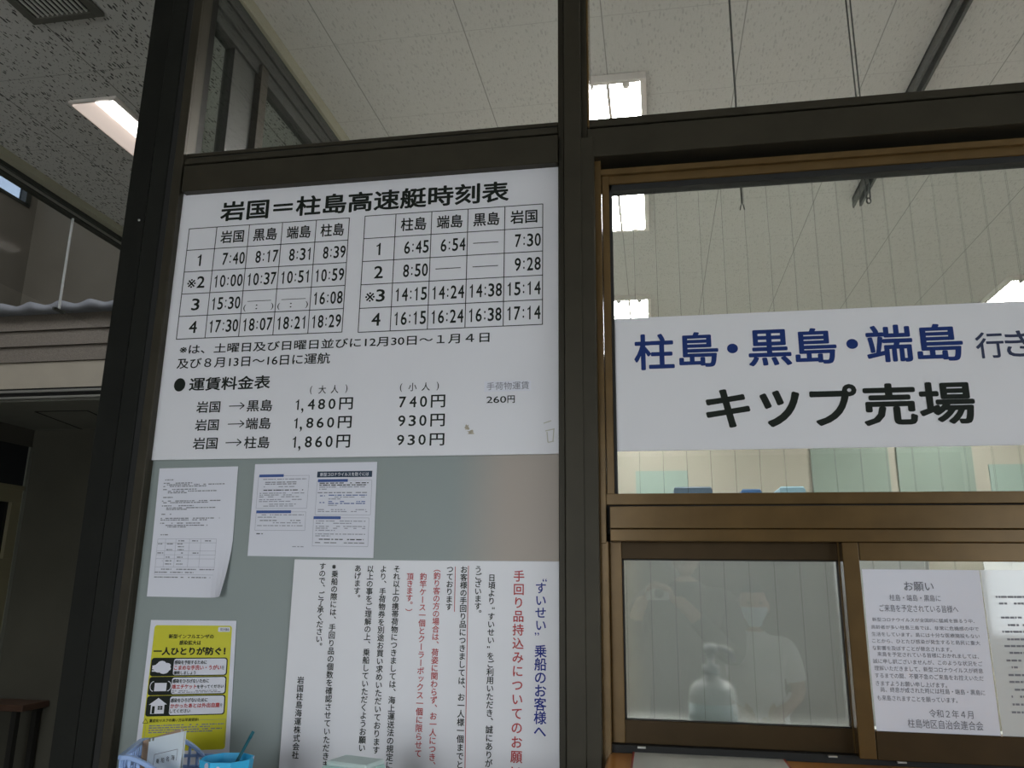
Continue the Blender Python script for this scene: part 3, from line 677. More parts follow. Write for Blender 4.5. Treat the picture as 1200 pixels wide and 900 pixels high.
# ================================================================== TIMETABLE BOARD
YB = 0.0; YI = -.0006
tt = thing('timetable_board', 'large white high speed ferry timetable and fare board with black lettering', 'sign', (-.69, 0, 1.7))
a = P(212, 227.3); b = P(656, 533)
q = MB(); q.box(-1.174, -.1985, YB, YB + .005, 1.689, 2.3785, WHITE_BOARD); q.build('board', tt, .001)
L = MB()
putpx(L, '岩国＝柱島高速艇時刻表', (257.4, 259.8), (596.7, 211.5), YI, INK, .024)
G = MB()
def table(tl, tr, bl, br, cols, heads, rows):
    A = P(*tl); B = P(*br)
    x0, x1, z1, z0 = A.x, B.x, A.z, B.z
    xs = [x0] + [P(*c).x for c in cols] + [x1]; zs = [z1 + (z0 - z1) * i / 5 for i in range(6)]
    for x in xs: line(G, (x, z0 - .0007), (x, z1 + .0007), .0019, YI, INK)
    for z in zs: line(G, (x0, z), (x1, z), .0019, YI, INK)
    def cell(c, r, s, fx0, fx1, fy0=.24, fy1=.77, w=.014):
        a, b = xs[c], xs[c + 1]; t, u = zs[r], zs[r + 1]
        put(L, s, a + (b - a) * fx0, u + (t - u) * fy0, a + (b - a) * fx1, u + (t - u) * fy1, YI, INK, w)
    for i, hd in enumerate(heads): cell(i + 1, 0, hd, .15, .86, .22, .80, .016)
    for j, rw in enumerate(rows):
        s = rw[0]
        if s[0] == '※': cell(0, j + 1, '※', .16, .46, .26, .66, 0); cell(0, j + 1, s[1], .50, .78)
        else: cell(0, j + 1, s, .43 if s == '1' else .40, .56 if s == '1' else .68)
        for i, s in enumerate(rw[1:]):
            c = i + 1
            if s == '-': 
                a, b = xs[c], xs[c + 1]; z = (zs[j + 1] + zs[j + 2]) / 2; line(G, (a + (b - a) * .16, z), (a + (b - a) * .84, z), .0018, YI, INK)
            elif s == '(:)':
                a, b = xs[c], xs[c + 1]; t, u = zs[j + 1], zs[j + 2]; z = u + (t - u) * .52
                line(G, (a + (b - a) * .16, z), (a + (b - a) * .86, z), .0014, YI, INK)
                put(L, '(', a + (b - a) * .06, u + (t - u) * .08, a + (b - a) * .13, u + (t - u) * .38, YI, INK)
                put(L, ')', a + (b - a) * .87, u + (t - u) * .10, a + (b - a) * .94, u + (t - u) * .40, YI, INK)
                put(L, ':', a + (b - a) * .42, u + (t - u) * .16, a + (b - a) * .47, u + (t - u) * .36, YI, INK)
            else:
                a, b = xs[c], xs[c + 1]; t, u = zs[j + 1], zs[j + 2]
                digits(L, s, a + (b - a) * (.06 if len(s) > 4 else .26), u + (t - u) * .22, a + (b - a) * .97, u + (t - u) * .77, YI, INK, .014)
table((222, 268.4), (411.4, 254.6), (206.3, 398.8), (400.8, 389.2), [(254.4, 266), (292.6, 263.4), (331.4, 260.6), (371, 257.8)],
      ['岩国', '黒島', '端島', '柱島'],
      [['1', '7:40', '8:17', '8:31', '8:39'], ['※2', '10:00', '10:37', '10:51', '10:59'], ['3', '15:30', '(:)', '(:)', '16:08'], ['4', '17:30', '18:07', '18:21', '18:29']])
table((428, 253.5), (635.7, 239), (418.7, 388.4), (635.7, 380.2), [(464.2, 250.8), (506.2, 248), (548.7, 245), (591.8, 242)],
      ['柱島', '端島', '黒島', '岩国'],
      [['1', '6:45', '6:54', '-', '7:30'], ['2', '8:50', '-', '-', '9:28'], ['※3', '14:15', '14:24', '14:38', '15:14'], ['4', '16:15', '16:24', '16:38', '17:14']])
putpx(L, '※は、土曜日及び日曜日並びに12月30日～１月４日', (210, 415.4), (573.8, 389), YI, INK, .012)
putpx(L, '及び８月13日～16日に運航', (206.7, 432.5), (387.3, 413), YI, INK, .012)
putpx(L, '●', (203, 459), (218, 443), YI, INK); putpx(L, '運賃料金表', (221, 458.5), (317.5, 439.4), YI, INK, .020)
for c, xa, xb, yb in (('(', 363, 366, 462.3), ('大', 373, 382.5, 461.5), ('人', 387.5, 397, 461), (')', 404.5, 407.5, 460.5), ('(', 468.5, 471.5, 459.3), ('小', 478.5, 488.5, 458.5), ('人', 494, 504, 458), (')', 511.5, 514.5, 457.5)):
    putpx(L, c, (xa, yb), (xb, yb - 10), YI, INK, .006)
for s, bl, tr in (('岩国', (229.6, 484), (258.8, 469.6)), ('黒島', (288.8, 482.5), (319.8, 468)), ('岩国', (228, 505), (257, 490.8)), ('端島', (287.3, 503.3), (318, 488.8)),
                  ('岩国', (225.4, 526.7), (255.6, 512.3)), ('柱島', (285.4, 525.8), (316.5, 511))): putpx(L, s, bl, tr, YI, INK, .014)
for x0, x1, y in ((268.5, 286.3, 475.6), (267, 286, 496.7), (264.4, 282.7, 518.5)):
    a = P(x0, y + .4, YI); b = P(x1, y - .2, YI); line(L, (a.x, a.z), (b.x - .001, b.z), .0022, YI, INK)
    for s in (1, -1): line(L, (b.x - .011, b.z + s * .008), (b.x, b.z), .0022, YI, INK)
def price(s, x0, x1, yb, yt, patch):
    """price digits then the yen character"""
    a = P(x0, yb, YI - patch); b = P(x1, yt, YI - patch); yk = a.x + (b.x - a.x) * (.765 if len(s) > 3 else .70)
    put(L, '円', yk, a.z, b.x, b.z, YI - patch, INK, .014)
    cs = list(s); w = yk - a.x - .004; n = len(cs)
    pos = 0; ws = [.55 if c in ',1' else 1.0 for c in cs]; tot = sum(ws)
    for c, k in zip(cs, ws):
        cw = w * k / tot
        if c == ',': put(L, ',', a.x + pos + cw * .1, a.z - .006, a.x + pos + cw * .5, a.z + .006, YI - patch, INK)
        elif c == '1': put(L, '1', a.x + pos + cw * .05, a.z + .002, a.x + pos + cw * .62, b.z - .002, YI - patch, INK, .014)
        else: put(L, c, a.x + pos + cw * .12, a.z + .002, a.x + pos + cw * .80, b.z - .002, YI - patch, INK, .014)
        pos += cw
price('1,480', 345.6, 414, 481.5, 465.4, 0); price('1,860', 343.8, 412.5, 503, 487.3, 0); price('1,860', 342, 410.8, 525.8, 509.2, 0)
price('740', 465.8, 522, 478.8, 462.3, .0006); price('930', 464.8, 521.5, 500.8, 484.6, .0006); price('930', 463.3, 521, 523, 507.5, .0006)
a = P(570, 473, YI); b = P(603.3, 463.3, YI)
put(L, '260', a.x, a.z + .001, a.x + (b.x - a.x) * .70, b.z - .001, YI, INK, .006); put(L, '円', a.x + (b.x - a.x) * .74, a.z, b.x, b.z, YI, INK, .012)
flat('lettering', tt, L); flat('grid_lines', tt, G)
for i, (x0, y0, x1, y1) in enumerate(((460, 481, 526, 460), (459, 503.5, 525.5, 482.5), (458, 526, 525, 505.5))):
    a = P(x0, y0); b = P(x1, y1); q = MB(); q.box(a.x, b.x, -.0009, .0004, a.z, b.z, WHITE_BOARD); q.build('price_sticker', tt)
q = MB(); a = P(567.5, 459.3); b = P(622, 445.8); q.box(a.x, b.x, -.0012, .0004, a.z, b.z, PAPER); o = q.build('fare_sticker', tt); o['label'] = 'small paper sticker reading baggage fare'
q = MB(); putpx(q, '手荷物運賃', (570.4, 457.3), (620, 446.7), -.0016, INK_G, .0); flat('sticker_lettering', tt, q)
q = MB()      # tape residue marks
for cx, cyy, rw, rh in ((547, 501, 4, 5), (552, 507, 5, 3.5)):
    c = P(cx, cyy, -.0008); pts = []
    for i in range(14):
        k = random.uniform(.45, 1.15); pts.append((c.x + rw * .0018 * k * math.cos(i * PI / 7), -.0008, c.z + rh * .0018 * k * math.sin(i * PI / 7)))
    q.face(pts, STAIN)
RES = mat('pale_tape_residue', (.55, .53, .46), .7)
for p0, p1 in (((637, 496), (646, 493)), ((639, 505), (650, 502.5)), ((641, 506), (642, 518)), ((642, 518.5), (649, 517)), ((649, 503), (648, 517))): linepx(q, p0, p1, .0022, -.0008, RES)
flat('tape_residue', tt, q)

# ================================================================== TICKET SIGN
YS = .0285
ts = thing('ticket_sign', 'white ticket counter sign with blue island names and dark lettering on the window', 'sign', (.3, YS, 1.7))
a = P(720, 373.5, YS); b = P(723, 529, YS); xr = P(1330, 400, YS).x
q = MB(); q.box(P(719.5, 400, YS).x + .0015, xr, YS, YS + .003, b.z, a.z, WHITE_SIGN); q.build('board', ts, .0008)
L = MB(); k = 2.143
def zc(s, x0, y0, x1, y1, m, w): putpx(L, s, (640 + x0 / k, 340 + y1 / k), (640 + x1 / k, 340 + y0 / k), YS - .0006, m, w)
for c in (('柱', 222, 108, 320, 202), ('島', 335, 103, 430, 195), ('黒', 510, 97, 612, 192), ('島', 628, 93, 725, 187), ('端', 808, 85, 915, 183), ('島', 935, 82, 1040, 180)): zc(*c, BLUE_INK, .020)
for c in (('●', 455, 134, 481, 159), ('●', 755, 122, 782, 148)): zc(*c, BLUE_INK, 0)
for c in (('キ', 403, 247, 510, 347), ('ッ', 540, 250, 635, 345), ('プ', 667, 235, 778, 342), ('売', 800, 232, 925, 342), ('場', 942, 228, 1070, 338)): zc(*c, INK, .026)
for c in (('行', 1083, 104, 1145, 172), ('き', 1157, 100, 1218, 168)): zc(*c, mat('dark_navy_ink', (.015, .025, .075), .5), .012)
flat('lettering', ts, L)

# ================================================================== LUGGAGE NOTICE
YL = .0025; YLI = YL - .0007
ln = thing('luggage_notice', 'white vertical text notice about carry-on luggage in black, red and blue', 'notice', (-.49, 0, 1.2))
a = P(345, 655.5, YL); b = P(657.3, 656, YL)
q = MB(); q.box(a.x, -.1985, YL, YL + .004, .98, a.z, WHITE_BOARD); q.build('board', ln, .0008)
L = MB()
vcol(L, 'すいせい', (633.5, 689), (633.5, 732.5), YLI, BLUE_INK2, .0245, .014)
for ch, x, y in (('“', 638.5, 680), ('”', 629, 743)):
    p = P(x, y, YLI); vs, fs = glyph(ch); ax = sum(v_[0] for v_ in vs) / len(vs); az = sum(v_[1] for v_ in vs) / len(vs)
    L.mesh([(p.x + (v_[0] - ax) * .026, YLI, p.z + (v_[1] - az) * .026) for v_ in vs], fs, BLUE_INK2)
vcol(L, '乗船のお客様へ', (633.3, 763), (632.5, 857), YLI, BLUE_INK2, .0262, .016)
vcol(L, '手回り品持込みについてのお願い', (608, 675), (604.6, 904), YLI, RED_INK, .0245, .014)
SZ = .0158
vcol(L, '日頃より“すいせい”をご利用いただき、誠にありが', (576.3, 677), (572.5, 894.5), YLI, INK, SZ, .016)
vcol(L, 'うございます。', (560.3, 667), (559.8, 719), YLI, INK, SZ, .016)
vcol(L, 'お客様の手回り品につきましては、お一人様一個までと', (543.6, 667.5), (538.6, 896), YLI, INK, SZ, .016)
linepx(L, (549, 663), (544.8, 905), .0014, YLI, RED_INK)
vcol(L, 'つております', (527.3, 667), (526, 711), YLI, INK, SZ, .016); linepx(L, (533.6, 664), (532.5, 717), .0014, YLI, RED_INK)
vcol(L, '（釣り客の方の場合は、荷姿に関わらず、お一人につき、', (512.3, 666), (506, 897), YLI, RED_INK, SZ, .014)
vcol(L, '釣竿ケース一個とクーラーボックス一個に限らせて', (496, 675.6), (490, 882.8), YLI, RED_INK, SZ, .014)
vcol(L, '頂きます。）', (480.5, 675.6), (479, 717.5), YLI, RED_INK, SZ, .014)
vcol(L, 'それ以上の携帯荷物につきましては、海上運送法の規定に', (465, 666.7), (456, 897), YLI, INK, SZ, .016)
vcol(L, 'より、手荷物券を別途お買い求めいただいております', (449.3, 666.7), (440.6, 879), YLI, INK, SZ, .016)
vcol(L, '以上の事をご理解の上、乗船していただくようお願い', (434, 666.7), (424, 876.4), YLI, INK, SZ, .016)
vcol(L, 'あげます。', (419.3, 666), (418, 701), YLI, INK, SZ, .016)
vcol(L, '※乗船の際には、手回り品の個数を確認させていただきま', (392.8, 663.8), (381, 896), YLI, INK, SZ, .016)
vcol(L, 'すので、ご了承ください。', (378, 663.5), (373.3, 757.5), YLI, INK, SZ, .016)
vcol(L, '岩国柱島海運株式会社', (352.3, 797), (346, 884.7), YLI, INK, SZ, .016)
flat('lettering', ln, L)

# ================================================================== PAPER NOTICES
def sheet(name, corners, Y, m, label, cat, curl=None, sag=0.0):
    """a sheet of paper taped to the glass; curl lifts one corner"""
    o = thing(name, label, cat, tuple(P(*corners[2], Y)))
    tl, tr, bl, br = [P(*c, Y) for c in corners]
    n = 14; vs = []; fs = []
    for j in range(n + 1):
        for i in range(n + 1):
            u, w = i / n, j / n
            p = tl.lerp(tr, u).lerp(bl.lerp(br, u), w)
            if curl: p = p + Vector(curl) * (max(0, u - .72) / .28) ** 2 * (max(0, w - .55) / .45) ** 1.5
            p = p + Vector((0, -sag * math.sin(PI * u) * math.sin(PI * w), 0))
            vs.append(p)
    for j in range(n):
        for i in range(n): k = j * (n + 1) + i; fs.append((k, k + n + 1, k + n + 2, k + 1))
    q = MB(); q.mesh(vs, fs, m, True)
    ob = flat('paper', o, q); sd = ob.modifiers.new('solidify', 'SOLIDIFY'); sd.thickness = .0006; sd.offset = -1
    def at(u, w, dy=.0008):
        p = tl.lerp(tr, u).lerp(bl.lerp(br, u), w); return Vector((p.x, Y - dy - sag * math.sin(PI * u) * math.sin(PI * w), p.z))
    return o, at
def dash_row(mb, at, u0, u1, w, h, m, fill=.85):
    u = u0
    while u < u1 - .004:
        d = random.uniform(.01, .05); e = min(u + d, u1)
        if random.random() < fill:
            mb.face([at(u, w + h / 2), at(e, w + h / 2), at(e, w - h / 2), at(u, w - h / 2)], m)
        u = e + random.uniform(.004, .012)
def quad(mb, at, u0, w0, u1, w1, m, dy=.0008): mb.face([at(u0, w1, dy), at(u1, w1, dy), at(u1, w0, dy), at(u0, w0, dy)], m)
def uline(mb, at, u0, w0, u1, w1, t, m):
    a = at(u0, w0); b = at(u1, w1); d = (b - a).normalized() * t / 2; n = Vector((-d.z, 0, d.x)); mb.face([a + n, a - n, b - n, b + n], m)
def utext(mb, at, s, u0, w0, u1, w1, m, wt=0.0, dy=.0010):
    vs, fs = glyph(s, wt)
    a = min(v_[0] for v_ in vs); b = max(v_[0] for v_ in vs); c = min(v_[1] for v_ in vs); d = max(v_[1] for v_ in vs)
    mb.mesh([at(u0 + (v_[0] - a) / (b - a) * (u1 - u0), w1 + (v_[1] - c) / (d - c) * (w0 - w1), dy + v_[2] * 2e-5) for v_ in vs], fs, m)
YN = .0045
# left sheet with small print and a table
o, at = sheet('paper_notice', ((187, 549), (279, 546.5), (172, 699), (268, 701)), YN, PAPER, 'white paper sheet with small print and a table, taped below the timetable at left', 'paper notice', (-.012, -.02, .004))
q = MB()
for (w, u0, u1) in ((.095, .09, .20), (.122, .075, .44), (.135, .12, .85), (.148, .075, .62), (.172, .075, .50), (.187, .14, .76), (.199, .14, .38), (.235, .085, .21), (.264, .075, .82), (.277, .075, .66), (.302, .08, .48), (.318, .14, .76), (.330, .14, .40), (.368, .085, .21),
                     (.400, .08, .82), (.413, .08, .70), (.438, .08, .58), (.455, .15, .78), (.467, .15, .42), (.528, .10, .20), (.792, .07, .82), (.815, .07, .55), (.852, .07, .76)): dash_row(q, at, u0, u1, w, .0075, INK_G)
for w in (.560, .590, .652, .682, .712, .775): uline(q, at, .07, w, .80, w, .0006, INK_L)
for u in (.07, .17, .30, .47, .61, .80): uline(q, at, u, .560, u, .775, .0006, INK_L)
for w, us in ((.575, (.33, .50, .66)), (.598, (.08, .19, .32)), (.620, (.33,)), (.643, (.19, .33)), (.668, (.08, .19, .33, .52)), (.700, (.19, .33)), (.728, (.08, .19, .33)), (.752, (.19, .33))):
    for u in us: dash_row(q, at, u, u + .075, w, .008, INK_G)
for u in (.07, .80): uline(q, at, u, .775, u, .832, .0006, INK_L)
uline(q, at, .07, .832, .80, .832, .0006, INK_L)
flat('lettering', o, q)
# two-page virus notice
o, at = sheet('paper_notice', ((299, 544), (442, 541.2), (290, 651.5), (437.5, 654)), YN, PAPER, 'landscape paper with navy title bar on virus prevention, right of the tabled sheet', 'paper notice', None, .004)
q = MB()
def tab(u0, w0, u1, w1, m=BLUE_TAB): quad(q, at, u0, w0, u1, w1, m)
tab(.525, .095, .965, .160, NAVY); utext(q, at, '新型コロナウイルスを防ぐには', .55, .108, .94, .148, PAPER, .012, .0014)
for u0, w0, u1 in ((.045, .118, .25), (.535, .180, .775), (.045, .512, .335), (.52, .575, .735)): tab(u0, w0, u1, w0 + .030)
for u0, w0, u1, w1 in ((.04, .135, .46, .490), (.53, .195, .965, .560), (.045, .528, .455, .725), (.52, .590, .955, .885)):
    for a, b, c, d in ((u0, w0, u1, w0), (u0, w1, u1, w1), (u0, w0, u0, w1), (u1, w0, u1, w1)): uline(q, at, a, b, c, d, .0007, INK_L)
for (w, u0, u1, m) in ((.172, .08, .44, INK_L), (.205, .10, .36, INK_G), (.225, .10, .36, INK_G), (.255, .09, .36, INK_L), (.292, .09, .42, INK), (.325, .06, .44, INK_L), (.345, .06, .33, INK_L), (.365, .06, .39, INK_L), (.395, .06, .42, INK_L), (.415, .06, .34, INK_L), (.445, .10, .37, INK_L), (.465, .10, .35, INK_L),
                        (.560, .06, .44, INK_L), (.585, .06, .22, INK_L), (.620, .08, .42, INK_G), (.645, .19, .42, INK_L), (.675, .06, .44, INK_L), (.762, .06, .15, INK), (.895, .36, .45, INK_L),
                        (.222, .55, .94, INK), (.243, .55, .92, INK), (.265, .55, .94, INK_L), (.287, .55, .61, INK_L), (.325, .54, .93, INK_G), (.358, .56, .60, BLUE_TAB), (.352, .63, .93, BLUE_TAB), (.372, .63, .92, INK_L), (.392, .63, .74, INK_L), (.430, .56, .60, BLUE_TAB), (.420, .63, .92, BLUE_TAB), (.440, .63, .92, BLUE_TAB), (.460, .63, .70, INK_L), (.505, .55, .93, INK_L), (.525, .55, .94, INK_L),
                        (.625, .54, .93, INK_L), (.648, .54, .82, INK_L), (.680, .54, .93, INK_L), (.700, .54, .93, INK_L), (.722, .54, .80, INK_L), (.760, .54, .93, INK_L), (.780, .54, .66, INK_L), (.815, .54, .92, INK), (.850, .54, .93, INK_G)): dash_row(q, at, u0, u1, w, .0095, m)
flat('lettering', o, q)
# influenza poster
o, at = sheet('health_poster', ((177, 726.5), (277, 727.5), (155.5, 905), (267.5, 900)), YN, PAPER, 'yellow influenza prevention poster with three black icon boxes, low on the left', 'poster')
P_ = MB()
def Q(u0, w0, u1, w1, m, dy=.0008): quad(P_, at, u0, w0, u1, w1, m, dy)
def R(u0, w0, u1, w1, r, m, dy):
    pts = []; rw = r * .62
    for cu, cw, a in ((u1 - r, w1 - rw, 0), (u0 + r, w1 - rw, 1), (u0 + r, w0 + rw, 2), (u1 - r, w0 + rw, 3)):
        for i in range(5): t = (a + i / 4) * PI / 2; pts.append(at(cu + r * math.cos(t), cw + rw * math.sin(t), dy))
    P_.face(pts[::-1], m)
R(.055, .035, .955, .875, .03, YELLOW, .0006)
R(.80, .045, .935, .078, .01, PAPER, .0010); utext(P_, at, '厚生労働省', .825, .052, .925, .072, INK, 0, .0014)
utext(P_, at, '新型インフルエンザの', .235, .096, .755, .126, INK, .024); utext(P_, at, '感染拡大は', .365, .138, .615, .170, INK, .024)
utext(P_, at, '一人ひとりが防ぐ！', .075, .184, .90, .240, INK, .042)
for w0, w1, rows in ((.257, .381, (('感染を予防するために', INK, .335, .274, .70, .302, .022), ('こまめな手洗い・うがい', RED_INK, .335, .307, .865, .341, .03), ('を', INK, .872, .312, .90, .339, 0), ('徹底しましょう', INK, .335, .346, .585, .371, .022))),
                 (.384, .507, (('感染をひろげないために', INK, .335, .400, .74, .428, .022), ('咳エチケット', RED_INK, .335, .435, .605, .468, .03), ('を守ってください', INK, .612, .440, .905, .466, .022))),
                 (.510, .645, (('感染をひろげないために', INK, .335, .528, .74, .557, .022), ('かかったあとは外出自粛', RED_INK, .335, .563, .875, .595, .03), ('を', INK, .880, .568, .905, .593, 0), ('してください', INK, .335, .601, .56, .626, .022)))):
    R(.065, w0, .93, w1, .03, INK, .0010); R(.325, w0 + .007, .918, w1 - .007, .025, PAPER, .0012)
    for s, m, ua, a, ub, b, wt in rows: utext(P_, at, s, ua, a, ub, b, m, wt, .0018)
for i in range(2): dash_row(P_, lambda u, w: at(u, w, .0018), .335, .88, .480 + i * .010, .005, INK_G)
# icons: soapy hands, mask, house
for l, (dx, dw, rr) in enumerate(((.13, .322, .045), (.17, .310, .05), (.21, .318, .055), (.25, .310, .045), (.16, .335, .05), (.22, .340, .06), (.265, .330, .035), (.19, .298, .05))):
    P_.face([at(dx + rr * math.cos(t * PI / 6), dw + rr * .42 * math.sin(t * PI / 6), .0014 + l * 3e-5) for t in range(12)][::-1], PAPER)
for i in range(3): Q(.085, .308 + i * .016, .17, .317 + i * .016, PAPER, .0018)
Q(.135, .425, .270, .480, PAPER, .0016)
for s in (-1, 1):
    c = .2025 + s * .080
    pts = [(c + s * .038 * math.sin(t * PI / 8), .447 - .032 * math.cos(t * PI / 8)) for t in range(9)]
    for a_, b_ in zip(pts, pts[1:]): uline(P_, lambda u, w: at(u, w, .0016), a_[0], a_[1], b_[0], b_[1], .0016, PAPER)
P_.face([at(.195, .524, .0016), at(.095, .568, .0016), at(.295, .568, .0016)], PAPER); Q(.12, .566, .27, .628, PAPER, .0017)
Q(.135, .578, .165, .626, INK, .0019); Q(.198, .578, .250, .602, INK, .0019); Q(.222, .578, .226, .602, PAPER, .0021); Q(.198, .589, .250, .591, PAPER, .0021)
utext(P_, at, '重症化リスクの高い方は早期受診!', .12, .662, .655, .684, INK, .022)
a_, b_, c_ = (.045, .688), (.105, .688), (.075, .660)
for s, e in ((a_, b_), (b_, c_), (c_, a_)): uline(P_, at, s[0], s[1], e[0], e[1], .0010, INK)
for i in range(4): dash_row(P_, at, .12, .93 - .1 * (i % 2), .706 + i * .015, .008, INK_G)
uline(P_, at, .66, .676, .95, .676, .0006, INK_G); uline(P_, at, .95, .676, .945, .84, .0006, INK_G); uline(P_, at, .085, .70, .08, .84, .0006, INK_G)
flat('print', o, P_)
# request notice on the right sash
YR = .0105
o, at = sheet('request_notice', ((1010, 667), (1147.5, 668.2), (1028, 864), (1173.5, 866.5)), YR, PAPER, 'white paper with a printed request to island visitors on the right sliding pane', 'paper notice')
q = MB()
def zr(s, x0, x1, yb, yt, m, w=0.0):
    putpx(q, s, (940 + x0 / 3, 600 + yb / 3), (940 + x1 / 3, 600 + yt / 3), YR - .0008, m, w)
INKS = mat('soft_black_print', (.15, .15, .18), .7)
zr('お願い', 360, 460, 277, 246, INKS, .004); zr('柱島・端島・黒島に', 308, 485, 312, 292, INKS); zr('ご来島を予定されている皆様へ', 273, 547, 350, 329, INKS)
body = ['新型コロナウイルスが全国的に猛威を振るう中、', '高齢者が多い柱島三島では、非常に危機感の中で', '生活をしています。島には十分な医療施設もない', 'ことから、ひとたび感染が発生すると島民に重大', 'な影響を及ぼすことが懸念されます。',
        '来島を予定されている皆様におかれましては、', '誠に申し訳ございませんが、このような状況をご', '理解いただきまして、新型コロナウイルスが終息', 'するまでの間、不要不急のご来島をお控えいただ', 'きますようお願い申し上げます。', '尚、終息が成された時には柱島・端島・黒島に', 'も来島されますことを願っています。']
lx = (247, 243, 245, 247, 248, 265, 250, 255, 257, 260, 277, 265); rx = (605, 620, 623, 625, 525, 620, 633, 635, 637, 508, 642, 545); yy = (381, 408, 433, 457, 481, 504, 529, 554, 580, 606, 630, 658)
for s, a, b, y in zip(body, lx, rx, yy): zr(s, a, b, y + 8 - (b - a) * .014, y - 9 + (b - a) * .014, INKS)
zr('令和２年４月', 448, 600, 722, 699, INKS); zr('柱島地区自治会連合会', 373, 635, 758, 737, INKS)
flat('lettering', o, q)
o, at = sheet('laminated_notice', ((1148.5, 668), (1290, 668), (1176, 866.5), (1320, 869)), YR, mat('laminated_paper', (.68, .69, .68), .08, coat=.6), 'glossy laminated list of rules at the right edge, beside the request paper', 'paper notice')
q = MB()
for (w, u0, u1) in ((.165, .10, .9), (.205, .12, .75), (.29, .12, .9), (.335, .17, .4), (.375, .115, .9), (.420, .115, .8), (.46, .115, .9), (.50, .15, .85), (.545, .115, .9), (.585, .15, .6), (.63, .115, .9), (.67, .115, .9), (.715, .15, .7), (.755, .115, .9), (.80, .115, .8), (.845, .10, .9)): dash_row(q, at, u0, u1, w, .012, INK_G)
flat('lettering', o, q)

# ================================================================== COUNTERS AND WHAT STANDS ON THEM
ct = thing('service_counter', 'orange varnished wooden counter ledge below the sliding ticket windows', 'counter', (.9, -.12, ZF))
q = MB(); q.box(-.104, 2.2, -.30, .018, 1.062, 1.096, WOOD); q.build('counter_top', ct, .003)
cm = thing('counter_mat', 'pale sheet with red edges lying on the orange counter', 'mat', (.08, -.15, 1.096))
m = [PZ(x, y, 1.097) for x, y in ((744, 881.5), (917, 889.5))]
x0, x1 = m[0].x, m[1].x; yb = (m[0].y + m[1].y) / 2
q = MB(); q.box(x0, x1, -.28, yb, 1.096, 1.098, MATW); q.build('sheet', cm)
for a_ in (x0 - .004, x1): q = MB(); q.box(a_, a_ + .004, -.28, yb, 1.096, 1.0985, REDEDGE); q.build('edging', cm)
TZ = 1.030
tb = thing('side_table', 'dark table under the yellow poster, carrying the blue basket', 'table', (-.65, -.22, ZF))
q = MB(); q.box(-1.14, -.2, -.42, -.045, TZ - .03, TZ, DKWOOD); q.build('tabletop', tb, .003)
for x in (-1.10, -.24):
    for y in (-.39, -.08): q = MB(); q.box(x - .02, x + .02, y - .02, y + .02, ZF, TZ - .03, DKWOOD); q.build('leg', tb)

bk = thing('basket', 'light blue slotted plastic basket holding notebooks, on the dark table', 'basket', (-.9, -.17, TZ))
FL = Vector((-1.023, -.130)); NL = Vector((-.975, -.262)); ex = Vector((.94, .34)).normalized(); LEN = .140
FR = FL + ex * LEN; NR = NL + ex * LEN
def rim_far(t): return 1.108 - .052 * max(0, min(1, (t - .50) / .50)) ** 1.6
def rim_near(t): return 1.104 - .050 * max(0, min(1, (t - .08) / .62)) ** 1.4
def wallgrid(mb, A, B, top, n, zb):
    """slotted basket side from A to B: uprights, rungs and a rolled rim"""
    d = (B - A); th = .0035
    nrm = Vector((-d.y, d.x)).normalized() * th
    for i in range(n + 1):
        t = i / n; c = A + d * t; w = d.normalized() * .0028
        z1 = top(t)
        a = c - w - nrm / 2; b = c + w - nrm / 2
        mb.prism([(a.x, a.y, zb), (b.x, b.y, zb), (b.x, b.y, z1), (a.x, a.y, z1)], (nrm.x, nrm.y, 0), BASKET)
    for z in (zb + .002, zb + .022, zb + .042):
        a = A - nrm / 2; b = B - nrm / 2
        mb.prism([(a.x, a.y, z - .003), (b.x, b.y, z - .003), (b.x, b.y, z + .003), (a.x, a.y, z + .003)], (nrm.x, nrm.y, 0), BASKET)
    pts = [A + d * (i / 24) for i in range(25)]
    vs = []; fs = []
    for i, p in enumerate(pts):
        z = top(i / 24); o_ = Vector((-d.y, d.x)).normalized() * .0055
        vs += [(p.x - o_.x, p.y - o_.y, z - .008), (p.x - o_.x, p.y - o_.y, z), (p.x + o_.x, p.y + o_.y, z), (p.x + o_.x, p.y + o_.y, z - .008)]
    for i in range(24):
        a = i * 4; b = a + 4
        for j in range(4): fs.append((a + j, a + (j + 1) % 4, b + (j + 1) % 4, b + j))
    fs += [(0, 1, 2, 3), (96, 99, 98, 97)]
    mb.mesh(vs, fs, BASKET)
for A, B, fn, n in ((FL, FR, rim_far, 9), (NL, NR, rim_near, 9), (FL, NL, lambda t: 1.107 - .003 * t, 8), (FR, NR, lambda t: 1.058 - .003 * t, 8)):
    q = MB(); wallgrid(q, A, B, fn, n, TZ + .002); q.build('side', bk, .001)
q = MB(); q.prism([(FL.x, FL.y, TZ), (FR.x, FR.y, TZ), (NR.x, NR.y, TZ), (NL.x, NL.y, TZ)], (0, 0, .004), BASKET); q.build('base', bk)
